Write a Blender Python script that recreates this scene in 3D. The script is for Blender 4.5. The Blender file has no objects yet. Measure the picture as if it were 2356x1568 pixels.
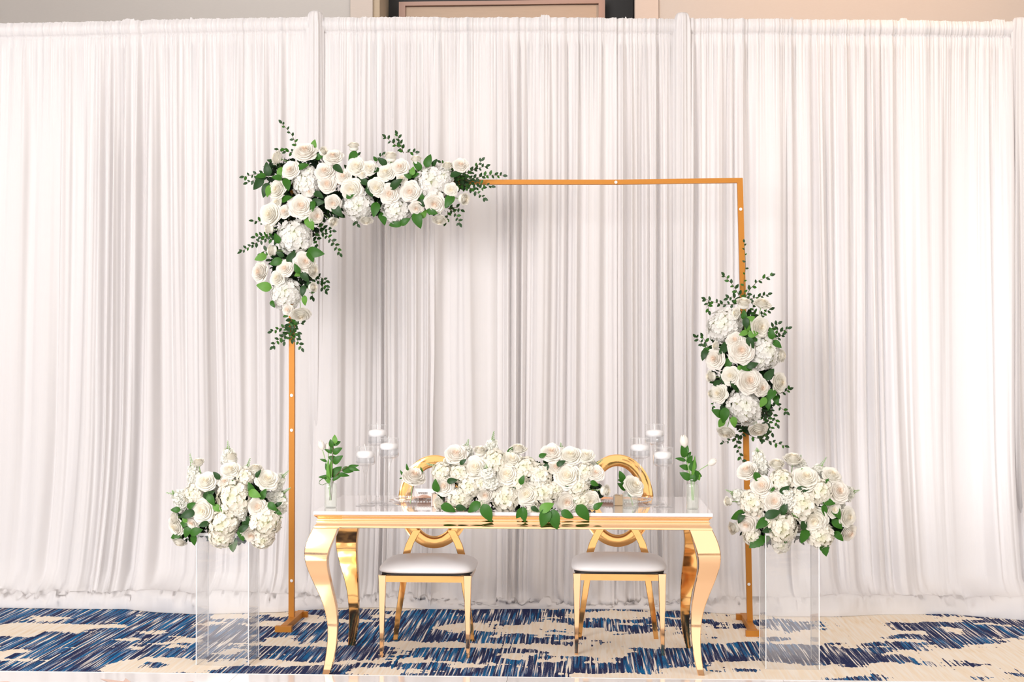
import bpy, math, random
import numpy as np
from mathutils import Vector, Matrix
from mathutils.bvhtree import BVHTree

random.seed(7)
rng = np.random.RandomState(11)
S = bpy.context.scene
COL = S.collection
PI = math.pi

# ------------------------------------------------------------------ camera
F = 3272.0                     # focal length in pixels of the 2356 wide frame (50 mm)
CAMZ = 1.479
YAW = math.atan((1345 - 1178) / F)
PITCH = math.atan((825 - 784) / F)
cam_d = bpy.data.cameras.new('camera')
cam_d.sensor_width = 36.0
cam_d.lens = 36.0 * F / 2356
cam_d.clip_end = 100
cam = bpy.data.objects.new('camera', cam_d)
cam.location = (0, 0, CAMZ)
cam.rotation_euler = (PI / 2 + PITCH, 0, YAW)
COL.objects.link(cam)
S.camera = cam
RC = cam.rotation_euler.to_matrix()

# ------------------------------------------------------------------ world, light, exposure
S.view_settings.view_transform = 'Standard'
S.view_settings.look = 'None'
S.view_settings.gamma = 1.0
S.view_settings.use_curve_mapping = False
S.view_settings.exposure = 0.47
W = bpy.data.worlds.new('world')
S.world = W
W.use_nodes = True
W.node_tree.nodes['Background'].inputs[0].default_value = (1.0, 0.965, 0.945, 1)
W.node_tree.nodes['Background'].inputs[1].default_value = 1.16

def area(name, loc, target, size, power, color, size_y=None):
    l = bpy.data.lights.new(name, 'AREA')
    l.shape = 'RECTANGLE'
    l.size = size
    l.size_y = size_y or size
    l.energy = power
    l.color = color
    o = bpy.data.objects.new(name, l)
    o.location = loc
    d = Vector(target) - Vector(loc)
    o.rotation_euler = d.to_track_quat('-Z', 'Y').to_euler()
    COL.objects.link(o)
    return o

area('added_front_light', (-4.4, -0.2, 3.1), (-1.6, 8.0, 1.0), 3.4, 330, (1.0, 0.97, 0.97), 2.6)  # added soft key light, in place of an assumed flash bounce
area('added_fill_light', (3.5, 4.0, 4.9), (-0.6, 8.2, 0.8), 2.2, 40, (1.0, 0.93, 0.86), 2.0)  # added fill from above; no ceiling lamp is modelled
area('assumed_backlight', (3.0, 10.2, 1.3), (2.3, 8.6, 1.0), 1.6, 34, (0.80, 0.88, 1.0), 2.0)  # assumed cool source behind the right drapes; no window is built
area('added_behind_drape_light', (-1.5, 9.6, 4.9), (-1.5, 10.6, 3.0), 3.5, 9, (1.0, 0.98, 0.96), 0.5)  # added unseen light to brighten the wall above the drapes
sp = bpy.data.lights.new('assumed_warm_downlight', 'SPOT')  # assumed lamp for the warm glow on the right wall; no fitting built
sp.energy = 215
sp.color = (1.0, 0.55, 0.28)
sp.spot_size = math.radians(95)
sp.spot_blend = 1.0
sp.shadow_soft_size = 0.15
spo = bpy.data.objects.new('assumed_warm_downlight', sp)
spo.location = (2.0, 7.9, 5.45)
spo.rotation_euler = (Vector((2.0, 10.7, 3.9)) - Vector(spo.location)).to_track_quat('-Z', 'Y').to_euler()
COL.objects.link(spo)

sp2 = bpy.data.lights.new('assumed_warm_spot', 'SPOT')  # second assumed lamp, added to warm the top of the right drapes
sp2.energy = 26
sp2.color = (1.0, 0.60, 0.34)
sp2.spot_size = math.radians(80)
sp2.spot_blend = 1.0
sp2.shadow_soft_size = 0.2
spo2 = bpy.data.objects.new('assumed_warm_spot', sp2)
spo2.location = (2.2, 7.7, 5.4)
spo2.rotation_euler = (Vector((2.2, 8.6, 3.1)) - Vector(spo2.location)).to_track_quat('-Z', 'Y').to_euler()
COL.objects.link(spo2)

# ------------------------------------------------------------------ pixel helpers (used at build time to measure the photograph)
def ray(px, py):
    return (RC @ Vector(((px - 1178) / F, -(py - 784) / F, -1.0)))
def P(px, py, Y):
    d = ray(px, py)
    return Vector((0, 0, CAMZ)) + d * (Y / d.y)
def G(px, py, z=0.0):
    d = ray(px, py)
    return Vector((0, 0, CAMZ)) + d * ((z - CAMZ) / d.z)

# ------------------------------------------------------------------ materials
MATS = {}
def mat(name, color, rough=0.5, metal=0.0, noise=0.0, nscale=20.0, bump=0.0, bscale=60.0, coat=0.0, trans=0.0,
        transl=0.0, spec=None, stretch=None):
    if name in MATS:
        return MATS[name]
    m = bpy.data.materials.new(name)
    m.use_nodes = True
    nt = m.node_tree
    N, L = nt.nodes, nt.links
    b = N['Principled BSDF']
    b.inputs['Base Color'].default_value = (*color, 1)
    b.inputs['Roughness'].default_value = rough
    b.inputs['Metallic'].default_value = metal
    b.inputs['Coat Weight'].default_value = coat
    b.inputs['Coat Roughness'].default_value = 0.03
    b.inputs['Transmission Weight'].default_value = trans
    if spec is not None:
        b.inputs['Specular IOR Level'].default_value = spec
    if noise or bump:
        tc = N.new('ShaderNodeTexCoord')
        mp = N.new('ShaderNodeMapping')
        if stretch:
            mp.inputs['Scale'].default_value = stretch
        L.new(tc.outputs['Object'], mp.inputs[0])
    if noise:
        nz = N.new('ShaderNodeTexNoise')
        nz.inputs['Scale'].default_value = nscale
        nz.inputs['Detail'].default_value = 3
        L.new(mp.outputs[0], nz.inputs['Vector'])
        mx = N.new('ShaderNodeMix')
        mx.data_type = 'RGBA'
        mx.inputs['A'].default_value = (*[c * (1 - noise) for c in color], 1)
        mx.inputs['B'].default_value = (*[min(1, c * (1 + noise)) for c in color], 1)
        L.new(nz.outputs['Fac'], mx.inputs['Factor'])
        L.new(mx.outputs['Result'], b.inputs['Base Color'])
    if bump:
        nb = N.new('ShaderNodeTexNoise')
        nb.inputs['Scale'].default_value = bscale
        L.new(mp.outputs[0], nb.inputs['Vector'])
        bp = N.new('ShaderNodeBump')
        bp.inputs['Strength'].default_value = bump
        bp.inputs['Distance'].default_value = 0.01
        L.new(nb.outputs['Fac'], bp.inputs['Height'])
        L.new(bp.outputs[0], b.inputs['Normal'])
    if transl:
        out = [n for n in N if n.type == 'OUTPUT_MATERIAL'][0]
        tr = N.new('ShaderNodeBsdfTranslucent')
        tr.inputs[0].default_value = (*color, 1)
        ms = N.new('ShaderNodeMixShader')
        ms.inputs[0].default_value = transl
        L.new(b.outputs[0], ms.inputs[1])
        L.new(tr.outputs[0], ms.inputs[2])
        L.new(ms.outputs[0], out.inputs[0])
    MATS[name] = m
    return m

def petal_mat(name, tip, heart, transl=0.28):
    m = bpy.data.materials.new(name)
    m.use_nodes = True
    nt = m.node_tree
    N, L = nt.nodes, nt.links
    b = N['Principled BSDF']
    b.inputs['Roughness'].default_value = 0.6
    b.inputs['Specular IOR Level'].default_value = 0.2
    tc = N.new('ShaderNodeTexCoord')
    ln = N.new('ShaderNodeVectorMath')
    ln.operation = 'LENGTH'
    sx = N.new('ShaderNodeSeparateXYZ')
    cx = N.new('ShaderNodeCombineXYZ')
    L.new(tc.outputs['Object'], sx.inputs[0])
    L.new(sx.outputs[0], cx.inputs[0])
    L.new(sx.outputs[1], cx.inputs[1])
    L.new(cx.outputs[0], ln.inputs[0])
    mr = N.new('ShaderNodeMapRange')
    mr.inputs['From Min'].default_value = 0.05
    mr.inputs['From Max'].default_value = 0.45
    L.new(ln.outputs['Value'], mr.inputs['Value'])
    mx = N.new('ShaderNodeMix')
    mx.data_type = 'RGBA'
    mx.inputs['A'].default_value = (*heart, 1)
    mx.inputs['B'].default_value = (*tip, 1)
    L.new(mr.outputs[0], mx.inputs['Factor'])
    L.new(mx.outputs['Result'], b.inputs['Base Color'])
    out = [n for n in N if n.type == 'OUTPUT_MATERIAL'][0]
    tr = N.new('ShaderNodeBsdfTranslucent')
    L.new(mx.outputs['Result'], tr.inputs[0])
    ms = N.new('ShaderNodeMixShader')
    ms.inputs[0].default_value = transl
    L.new(b.outputs[0], ms.inputs[1])
    L.new(tr.outputs[0], ms.inputs[2])
    L.new(ms.outputs[0], out.inputs[0])
    return m

def clear_mat(name, haze, hazecol, rough=0.0, ior=1.45, tint=(1, 1, 1), edge=1.0):
    """thin clear acrylic or glass: see-through, with a fresnel gloss and a diffuse haze painted in for reflected light"""
    m = bpy.data.materials.new(name)
    m.use_nodes = True
    nt = m.node_tree
    N, L = nt.nodes, nt.links
    N.remove(N['Principled BSDF'])
    out = [n for n in N if n.type == 'OUTPUT_MATERIAL'][0]
    tp = N.new('ShaderNodeBsdfTransparent')
    tp.inputs[0].default_value = (*tint, 1)
    df = N.new('ShaderNodeBsdfDiffuse')
    df.inputs[0].default_value = (*hazecol, 1)
    gl = N.new('ShaderNodeBsdfGlossy')
    gl.inputs['Roughness'].default_value = rough
    lw = N.new('ShaderNodeLayerWeight')          # same gloss from both sides of a thin pane
    lw.inputs['Blend'].default_value = 0.5
    pw = N.new('ShaderNodeMath')
    pw.operation = 'POWER'
    pw.inputs[1].default_value = 2.6 if 'glass' in name else 3.5
    L.new(lw.outputs['Facing'], pw.inputs[0])
    fr = N.new('ShaderNodeMath')
    fr.operation = 'MULTIPLY_ADD'
    fr.inputs[1].default_value = 0.75
    fr.inputs[2].default_value = ((ior - 1) / (ior + 1)) ** 2
    L.new(pw.outputs[0], fr.inputs[0])
    m1 = N.new('ShaderNodeMixShader')
    m1.inputs[0].default_value = haze
    L.new(tp.outputs[0], m1.inputs[1])
    L.new(df.outputs[0], m1.inputs[2])
    m2 = N.new('ShaderNodeMixShader')
    mu = N.new('ShaderNodeMath')
    mu.operation = 'MULTIPLY'
    mu.inputs[1].default_value = edge
    L.new(fr.outputs[0], mu.inputs[0])
    L.new(mu.outputs[0], m2.inputs[0])
    L.new(m1.outputs[0], m2.inputs[1])
    L.new(gl.outputs[0], m2.inputs[2])
    L.new(m2.outputs[0], out.inputs[0])
    MATS[name] = m
    return m

M_fabric = mat('drape_fabric', (0.90, 0.872, 0.865), 0.75, transl=0.22, spec=0.15, bump=0.06, bscale=900)
M_pipe = mat('pipe_metal', (0.5, 0.5, 0.5), 0.3, 1.0)
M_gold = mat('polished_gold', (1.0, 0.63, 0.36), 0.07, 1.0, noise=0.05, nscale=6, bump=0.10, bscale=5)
M_golddk = mat('polished_gold_shaded', (0.82, 0.46, 0.17), 0.09, 1.0, noise=0.08, nscale=8, bump=0.22, bscale=7)  # deeper copy for rear legs and chair backs, their shade in the colour
M_satin = mat('satin_gold_paint', (0.52, 0.20, 0.018), 0.5, 0.3, noise=0.06, nscale=300)
M_bolt = mat('steel_bolt', (0.8, 0.8, 0.8), 0.25, 1.0)
M_top = mat('white_mirror_top', (0.86, 0.80, 0.79), 0.03, 0.0, coat=1.0)
M_seat = mat('seat_leatherette', (0.90, 0.89, 0.89), 0.42, 0.0, bump=0.05, bscale=400)
M_black = mat('black_edge', (0.01, 0.01, 0.012), 0.6)
M_leafd = mat('leaf_dark', (0.014, 0.055, 0.008), 0.42, spec=.3, noise=0.3, nscale=3)
M_leafm = mat('leaf_mid', (0.030, 0.125, 0.008), 0.42, spec=.3, noise=0.25, nscale=3, transl=0.1)
M_leafl = mat('leaf_light', (0.12, 0.30, 0.04), 0.45, spec=.3, noise=0.2, nscale=3, transl=0.15)
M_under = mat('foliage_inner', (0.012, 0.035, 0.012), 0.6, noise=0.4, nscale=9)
M_stem = mat('stem_brown', (0.10, 0.075, 0.03), 0.6)
M_stemg = mat('stem_green', (0.28, 0.46, 0.16), 0.5)
M_bud = mat('stock_bud', (0.42, 0.58, 0.32), 0.5)
M_rose = petal_mat('rose_petal_cream', (0.97, 0.945, 0.87), (0.96, 0.885, 0.73))
M_roseb = petal_mat('rose_petal_blush', (0.97, 0.935, 0.87), (0.96, 0.80, 0.66))
M_hyd = petal_mat('hydrangea_white', (0.93, 0.915, 0.88), (0.90, 0.90, 0.80))
M_hydc = petal_mat('hydrangea_cream', (0.96, 0.925, 0.83), (0.88, 0.86, 0.66))
M_stock = petal_mat('stock_petal', (0.97, 0.96, 0.92), (0.95, 0.95, 0.87))
M_tulip = petal_mat('tulip_petal', (0.95, 0.90, 0.85), (0.94, 0.91, 0.84))
M_acr = clear_mat('clear_acrylic', 0.055, (0.90, 0.88, 0.88), edge=0.8)  # its haze stands for white reflected in the panes
M_acre = clear_mat('acrylic_edge_glint', 0.72, (0.97, 0.96, 0.96), edge=0.6)  # near-white, so the glint along the edges is painted in
M_glass = clear_mat('thin_glass', 0.03, (0.95, 0.95, 0.95), edge=1.0, ior=1.5)
M_ribg = clear_mat('ribbed_glass', 0.16, (0.92, 0.95, 0.90), edge=1.0, ior=1.5, tint=(0.97, 0.99, 0.96))
M_water = clear_mat('water', 0.03, (0.9, 0.9, 0.9), edge=0.5, ior=1.33, tint=(0.95, 0.96, 0.97))
M_rim = clear_mat('glass_rim', 0.45, (1, 1, 1), edge=1.0, ior=1.5)  # highlight on the clear rims put in as white haze
M_solidg = mat('stem_glass', (1, 1, 1), 0.0, trans=1.0)
M_wax = mat('candle_wax', (0.98, 0.96, 0.955), 0.5, transl=0.1)
M_wick = mat('wick', (0.95, 0.93, 0.9), 0.8)
M_box = mat('blush_card', (0.87, 0.66, 0.50), 0.4, 0.0, noise=0.05)
M_goldbox = mat('gold_card', (0.80, 0.58, 0.36), 0.35, 0.3, noise=0.12, nscale=60)
M_ribbon = mat('white_ribbon', (0.93, 0.89, 0.87), 0.5, transl=0.2)
M_paper = mat('white_paper', (0.92, 0.89, 0.88), 0.7)
M_ink = mat('black_ink', (0.02, 0.02, 0.02), 0.7)
M_rosegold = mat('rose_gold', (0.86, 0.50, 0.36), 0.22, 0.8, noise=0.25, nscale=60)
M_charger = clear_mat('charger_glass', 0.35, (0.92, 0.72, 0.62), edge=1.0, tint=(1, 0.92, 0.88))
M_fork = mat('gold_cutlery', (0.85, 0.55, 0.30), 0.15, 1.0)
M_dance = mat('dance_floor_gloss', (0.90, 0.865, 0.85), 0.08, 0.0, coat=0.6)
M_trim = mat('dance_floor_trim', (0.86, 0.83, 0.81), 0.3)
M_decal = mat('decal_blush', (0.82, 0.55, 0.44), 0.3)
M_soil = mat('recess_black', (0.010, 0.008, 0.007), 0.5)
M_screen = mat('recess_panel', (0.50, 0.37, 0.27), 0.7, noise=0.07, nscale=8, stretch=(1, 1, 8))
M_frame = mat('recess_panel_frame', (0.42, 0.26, 0.20), 0.5)
M_white = mat('ceiling_white', (0.85, 0.83, 0.81), 0.9)

def wallpaper(name, c):
    m = mat(name, c, 0.85, noise=0.05, nscale=30, stretch=(1.0, 1.0, 14.0), bump=0.05, bscale=200)
    return m
M_wall = wallpaper('wallpaper_grey', (0.50, 0.465, 0.43))
M_pil = wallpaper('wallpaper_pale', (0.56, 0.48, 0.42))
M_tan = wallpaper('recess_reveal_tan', (0.48, 0.38, 0.27))

def carpet_mat():
    m = bpy.data.materials.new('carpet')
    m.use_nodes = True
    nt = m.node_tree
    N, L = nt.nodes, nt.links
    b = N['Principled BSDF']
    b.inputs['Roughness'].default_value = 0.95
    b.inputs['Specular IOR Level'].default_value = 0.1
    tc = N.new('ShaderNodeTexCoord')
    def mapping(sc, loc=(0, 0, 0)):
        mp = N.new('ShaderNodeMapping')
        mp.inputs['Scale'].default_value = sc
        mp.inputs['Location'].default_value = loc
        L.new(tc.outputs['Object'], mp.inputs[0])
        return mp.outputs[0]
    def noise(vec, scale, detail=2.0, rough=0.5):
        n = N.new('ShaderNodeTexNoise')
        n.inputs['Scale'].default_value = scale
        n.inputs['Detail'].default_value = detail
        n.inputs['Roughness'].default_value = rough
        L.new(vec, n.inputs['Vector'])
        return n.outputs['Fac']
    def math2(op, a, b_, clamp=False):
        n = N.new('ShaderNodeMath')
        n.operation = op
        n.use_clamp = clamp
        if op == 'POWER':
            n.operation = 'MULTIPLY'      # squares, safe for negative values
            b_ = a
        for i, v in enumerate((a, b_)):
            if isinstance(v, (int, float)):
                n.inputs[i].default_value = v
            else:
                L.new(v, n.inputs[i])
        return n.outputs[0]
    def ramp(v, lo, hi):
        n = N.new('ShaderNodeMapRange')
        n.inputs['From Min'].default_value = lo
        n.inputs['From Max'].default_value = hi
        L.new(v, n.inputs['Value'])
        return n.outputs[0]
    def mix(f, a, b_):
        n = N.new('ShaderNodeMix')
        n.data_type = 'RGBA'
        if isinstance(f, (int, float)):
            n.inputs['Factor'].default_value = f
        else:
            L.new(f, n.inputs['Factor'])
        for k, v in (('A', a), ('B', b_)):
            if isinstance(v, tuple):
                n.inputs[k].default_value = (*v, 1)
            else:
                L.new(v, n.inputs[k])
        return n.outputs['Result']
    # narrow yarn streaks run along the room (y)
    yarn = noise(mapping((88, 2.1, 1)), 1.0, 1.5)
    yarn2 = noise(mapping((46, 1.5, 1), (3, 7, 0)), 1.0, 1.0)
    edge = noise(mapping((70, 2.2, 1), (5, 1, 0)), 1.0, 1.0)
    # large woven cloud patches; their borders step from yarn to yarn
    big = noise(mapping((1.5, 2.2, 1), (4.1, 2.6, 0)), 1.0, 2.0, 0.5)
    med = noise(mapping((4.2, 6.0, 1), (1.2, 6.3, 0)), 1.0, 2.0, 0.5)
    patch = math2('ADD', math2('MULTIPLY', big, 0.62), math2('MULTIPLY', med, 0.38))
    patch = math2('ADD', patch, math2('MULTIPLY', math2('SUBTRACT', edge, 0.5), 0.13))
    sx = N.new('ShaderNodeSeparateXYZ')
    L.new(tc.outputs['Object'], sx.inputs[0])
    # the pattern grows denser to the left and barer to the right of the room
    side = ramp(sx.outputs[0], 2.4, -2.6)
    patch = math2('ADD', patch, math2('MULTIPLY', math2('SUBTRACT', side, 0.5), 0.10))
    # one large blue cloud lies near the drapes on the right
    cl = math2('SQRT', math2('ADD', math2('POWER', math2('MULTIPLY', math2('SUBTRACT', sx.outputs[0], 2.15), 0.85), 2.0),
                             math2('POWER', math2('MULTIPLY', math2('SUBTRACT', sx.outputs[1], 7.75), 2.0), 2.0)), 0.0)
    patch = math2('ADD', patch, math2('MULTIPLY', ramp(cl, 0.95, 0.25), 0.085))
    mask = ramp(patch, 0.490, 0.494)
    navy = (0.018, 0.026, 0.085)
    blue = (0.004, 0.125, 0.31)
    grey = (0.42, 0.41, 0.46)
    cream = (0.86, 0.73, 0.57)
    cream2 = (0.88, 0.80, 0.69)
    tanc = (0.78, 0.60, 0.38)
    hue = noise(mapping((2.0, 2.6, 1), (9, 2, 0)), 1.0, 2.0)
    bl = mix(ramp(math2('ADD', hue, math2('MULTIPLY', side, 0.12)), 0.44, 0.62), navy, blue)
    speck = noise(mapping((260, 260, 1)), 1.0, 0.0)
    c = mix(ramp(yarn2, 0.50, 0.56), bl, navy)
    gmask = ramp(math2('ADD', yarn, math2('MULTIPLY', math2('SUBTRACT', speck, 0.5), 0.45)), 0.55, 0.58)
    c = mix(gmask, c, grey)
    c = mix(ramp(yarn, 0.59, 0.605), c, cream2)
    c = mix(ramp(noise(mapping((85, 2.2, 1), (2, 3, 0)), 1.0, 0.0), 0.60, 0.62), c, navy)
    base = mix(ramp(noise(mapping((70, 3, 1), (8, 1, 0)), 1.0, 2.0), 0.40, 0.60), cream, cream2)
    warm = math2('MULTIPLY', ramp(noise(mapping((60, 3.5, 1), (1, 4, 0)), 1.0, 0.0), 0.55, 0.70),
                 ramp(noise(mapping((2.2, 4, 1), (6, 4, 0)), 1.0, 1.0), 0.50, 0.64))
    base = mix(math2('MULTIPLY', warm, 0.55), base, tanc)
    fin = mix(mask, base, c)
    L.new(fin, b.inputs['Base Color'])
    nb = N.new('ShaderNodeBump')
    nb.inputs['Strength'].default_value = 0.25
    nb.inputs['Distance'].default_value = 0.003
    L.new(yarn, nb.inputs['Height'])
    L.new(nb.outputs[0], b.inputs['Normal'])
    return m
M_carpet = carpet_mat()

# ------------------------------------------------------------------ mesh helpers
class MB:
    def __init__(s):
        s.v, s.f, s.mi = [], [], []
    def add(s, verts, faces, mi=0):
        o = len(s.v)
        s.v += [tuple(v) for v in verts]
        s.f += [tuple(i + o for i in f) for f in faces]
        s.mi += [mi] * len(faces)
        return s
    def box(s, a, b, mi=0):
        x0, y0, z0 = a
        x1, y1, z1 = b
        s.add([(x0, y0, z0), (x1, y0, z0), (x1, y1, z0), (x0, y1, z0), (x0, y0, z1), (x1, y0, z1), (x1, y1, z1), (x0, y1, z1)],
              [(0, 3, 2, 1), (4, 5, 6, 7), (0, 1, 5, 4), (1, 2, 6, 5), (2, 3, 7, 6), (3, 0, 4, 7)], mi)
        return s
    def sweep(s, rings, mi=0, cap=True, closed=True):
        """rings: list of equal length point lists"""
        n = len(rings[0])
        vs = [p for r in rings for p in r]
        fs = []
        for i in range(len(rings) - 1):
            for j in range(n if closed else n - 1):
                a, b = i * n + j, i * n + (j + 1) % n
                fs.append((a, b, b + n, a + n))
        if cap and closed:
            fs.append(tuple(range(n - 1, -1, -1)))
            fs.append(tuple((len(rings) - 1) * n + j for j in range(n)))
        return s.add(vs, fs, mi)
    def tube(s, pts, r, n=6, mi=0, cap=True):
        pts = [Vector(p) for p in pts]
        rs = r if isinstance(r, (list, tuple)) else [r] * len(pts)
        rings = []
        for i, p in enumerate(pts):
            t = (pts[min(i + 1, len(pts) - 1)] - pts[max(i - 1, 0)]).normalized()
            up = Vector((0, 0, 1)) if abs(t.z) < 0.9 else Vector((0, 1, 0))
            a = t.cross(up).normalized()
            b = a.cross(t)
            rings.append([p + (a * math.cos(2 * PI * k / n) + b * math.sin(2 * PI * k / n)) * rs[i] for k in range(n)])
        return s.sweep(rings, mi, cap)
    def lathe(s, prof, n=24, c=(0, 0), mi=0, cap=False, rib=0.0, nr=0):
        rings = []
        for r, z in prof:
            rings.append([(c[0] + r * (1 + (rib * math.cos(nr * 2 * PI * k / n) if nr else 0)) * math.cos(2 * PI * k / n),
                           c[1] + r * (1 + (rib * math.cos(nr * 2 * PI * k / n) if nr else 0)) * math.sin(2 * PI * k / n), z) for k in range(n)])
        return s.sweep(rings, mi, cap)
    def mesh(s, name, mats, smooth=True, angle=40):
        me = bpy.data.meshes.new(name)
        me.from_pydata(s.v, [], s.f)
        for m in (mats if isinstance(mats, (list, tuple)) else [mats]):
            me.materials.append(m)
        me.polygons.foreach_set('material_index', s.mi)
        if smooth:
            me.shade_smooth()
            if angle:
                me.set_sharp_from_angle(angle=math.radians(angle))
        me.validate()
        me.update()
        return me

def link(name, me, parent=None, loc=(0, 0, 0), mtx=None):
    o = bpy.data.objects.new(name, me)
    COL.objects.link(o)
    if parent is not None:
        o.parent = parent
    if mtx is not None:
        o.matrix_local = mtx
    else:
        o.location = loc
    return o
def tag(o, label=None, cat=None, group=None, kind=None):
    if label: o['label'] = label
    if cat: o['category'] = cat
    if group: o['group'] = group
    if kind: o['kind'] = kind
    return o
def thing(name, loc, label, cat, group=None):
    o = link(name, None, None, loc)
    o.empty_display_size = 0.05
    return tag(o, label, cat, group)
def shift(mb, d):
    mb.v = [(x - d[0], y - d[1], z - d[2]) for x, y, z in mb.v]
    return mb
def copy_tree(root, name=None):
    c = root.copy()
    COL.objects.link(c)
    def rec(src, dst):
        for ch in src.children:
            d = ch.copy()
            COL.objects.link(d)
            d.parent = dst
            rec(ch, d)
    rec(root, c)
    return c

# ------------------------------------------------------------------ the setting
XL, XR, YB, YF, ZC = -6.5, 6.5, 10.7, -1.2, 5.6
f = link('floor', MB().box((XL, YF, -0.1), (XR, YB, 0)).mesh('floor', M_carpet, False), loc=(0, 0, 0))
tag(f, kind='structure')
x807, x858, x873, x1461, x1515 = [P(p, 20, YB).x for p in (807, 858, 873, 1461, 1515)]
tag(link('wall_back', MB().box((XL, YB, 0), (x807 - .004, YB + .15, ZC)).box((x1515 + .004, YB, 0), (XR, YB + .15, ZC))
         .box((x807 - .004, YB + .01, 0), (x807, YB + .15, ZC)).box((x1515, YB + .01, 0), (x1515 + .004, YB + .15, ZC)).mesh('wall_back', M_wall, False)), kind='structure')
tag(link('trim_1', MB().box((x807, YB - .02, 0), (x858, YB + .15, ZC)).mesh('trim_1', M_pil, False)), kind='structure')
tag(link('trim_2', MB().box((x1461, YB - .02, 0), (x1515, YB + .15, ZC)).mesh('trim_2', M_pil, False)), kind='structure')
tag(link('trim_3', MB().box((x858, YB + .01, 0), (x873, YB + .6, ZC)).mesh('trim_3', M_tan, False)), kind='structure')
tag(link('wall_recess', MB().box((x873, YB + .5, 0), (x1461, YB + .6, ZC)).box((x1461, YB + .15, 0), (x1461 + .02, YB + .6, ZC)).mesh('wall_recess', M_soil, False)), kind='structure')
tag(link('wall_left', MB().box((XL - .15, YF, 0), (XL, YB, ZC)).mesh('wall_left', M_wall, False)), kind='structure')
tag(link('wall_right', MB().box((XR, YF, 0), (XR + .15, YB, ZC)).mesh('wall_right', M_wall, False)), kind='structure')
tag(link('ceiling', MB().box((XL, YF, ZC), (XR, YB + .6, ZC + .1)).mesh('ceiling', M_white, False)), kind='structure')
tag(link('baseboard_back', MB().box((XL, YB - .015, 0), (x807, YB, .12)).box((x1515, YB - .015, 0), (XR, YB, .12)).mesh('baseboard_back', M_pil, False)), kind='structure')

# framed beige panel in the dark recess
ra, rb = P(918, 5, YB + .38), P(1392, 5, YB + .38)
t = thing('wall_panel', ((ra.x + rb.x) / 2, YB + .42, 2.4), 'wide beige framed panel inside the black wall recess above the drapes', 'panel')
o0 = t.location
link('panel_board', shift(MB().box((ra.x + .05, YB + .40, 2.4), (rb.x - .05, YB + .44, ra.z - .035)), o0).mesh('panel_board', M_screen, False), t)
link('panel_frame', shift(MB().box((ra.x, YB + .37, 2.4), (ra.x + .05, YB + .46, ra.z - .03)).box((rb.x - .05, YB + .37, 2.4), (rb.x, YB + .46, ra.z - .03))
     .box((ra.x, YB + .37, ra.z - .03), (rb.x, YB + .46, ra.z)), o0).mesh('panel_frame', M_frame, False), t)
for sx_ in (ra.x + .12, rb.x - .12):
    link('panel_bracket', shift(MB().box((sx_ - .04, YB + .44, 2.6), (sx_ + .04, YB + .5, 2.7)), o0).mesh('panel_bracket', M_frame, False), t)

# ------------------------------------------------------------------ drapes
YC = 8.62
def vnoise(x, seed, oct=1):
    """smooth 1-D value noise on arrays"""
    r = np.random.RandomState(seed)
    tab = r.rand(4096)
    out = 0
    amp, tot = 1.0, 0.0
    for k in range(oct):
        xi = np.floor(x).astype(int)
        fr = x - xi
        fr = fr * fr * (3 - 2 * fr)
        out = out + amp * (tab[(xi + 2000) % 4096] * (1 - fr) + tab[(xi + 2001) % 4096] * fr)
        tot += amp
        amp *= 0.5
        x = x * 2.03 + 17.3
    return out / tot
def vnoise2(x, y, seed):
    r = np.random.RandomState(seed)
    tab = r.rand(256, 256)
    xi, yi = np.floor(x).astype(int), np.floor(y).astype(int)
    fx, fy = x - xi, y - yi
    fx, fy = fx * fx * (3 - 2 * fx), fy * fy * (3 - 2 * fy)
    a = tab[xi % 256, yi % 256]; b = tab[(xi + 1) % 256, yi % 256]
    c = tab[xi % 256, (yi + 1) % 256]; d = tab[(xi + 1) % 256, (yi + 1) % 256]
    return (a * (1 - fx) + b * fx) * (1 - fy) + (c * (1 - fx) + d * fx) * fy
def topz(x):
    """height of the crossbar, sagging and stepping as in the photograph"""
    pxs = [(-300, 60), (0, 52), (360, 44), (725, 38), (1100, 38), (1570, 41), (1950, 43), (2345, 48), (2700, 53)]
    X = [P(p, q, YC - .03).x for p, q in pxs]
    Z = [P(p, q, YC - .03).z for p, q in pxs]
    return np.interp(x, X, Z)
def floor_front(x):
    """how far the cloth lies forward on the carpet"""
    pxs = [(-300, 1398), (0, 1399), (150, 1401), (290, 1402), (350, 1409), (450, 1414), (640, 1409), (780, 1399), (900, 1398), (1000, 1402),
           (1100, 1402), (1200, 1401), (1300, 1401), (1400, 1402), (1560, 1404), (1680, 1413), (1800, 1419), (1930, 1419), (2030, 1414), (2180, 1413), (2260, 1420), (2350, 1427), (2700, 1430)]
    X = [G(p, q).x for p, q in pxs]
    Y = [G(p, q).y for p, q in pxs]
    return np.interp(x, X, Y)
def puddle(x):
    pxs = [(-300, .05), (0, .05), (250, .04), (330, .09), (450, .11), (560, .12), (620, .05), (760, .04), (850, .03), (950, .025), (1400, .015), (1540, .03), (1660, .06),
           (1800, .07), (1880, .10), (2000, .06), (2200, .06), (2280, .13), (2350, .14), (2700, .10)]
    return np.interp(x, [G(p, 1400).x for p, q in pxs], [q for p, q in pxs])

def pleat(ph, sharp):
    """flat strips with steep flanks"""
    return np.tanh(sharp * np.sin(2 * PI * ph)) / np.tanh(sharp)

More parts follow.
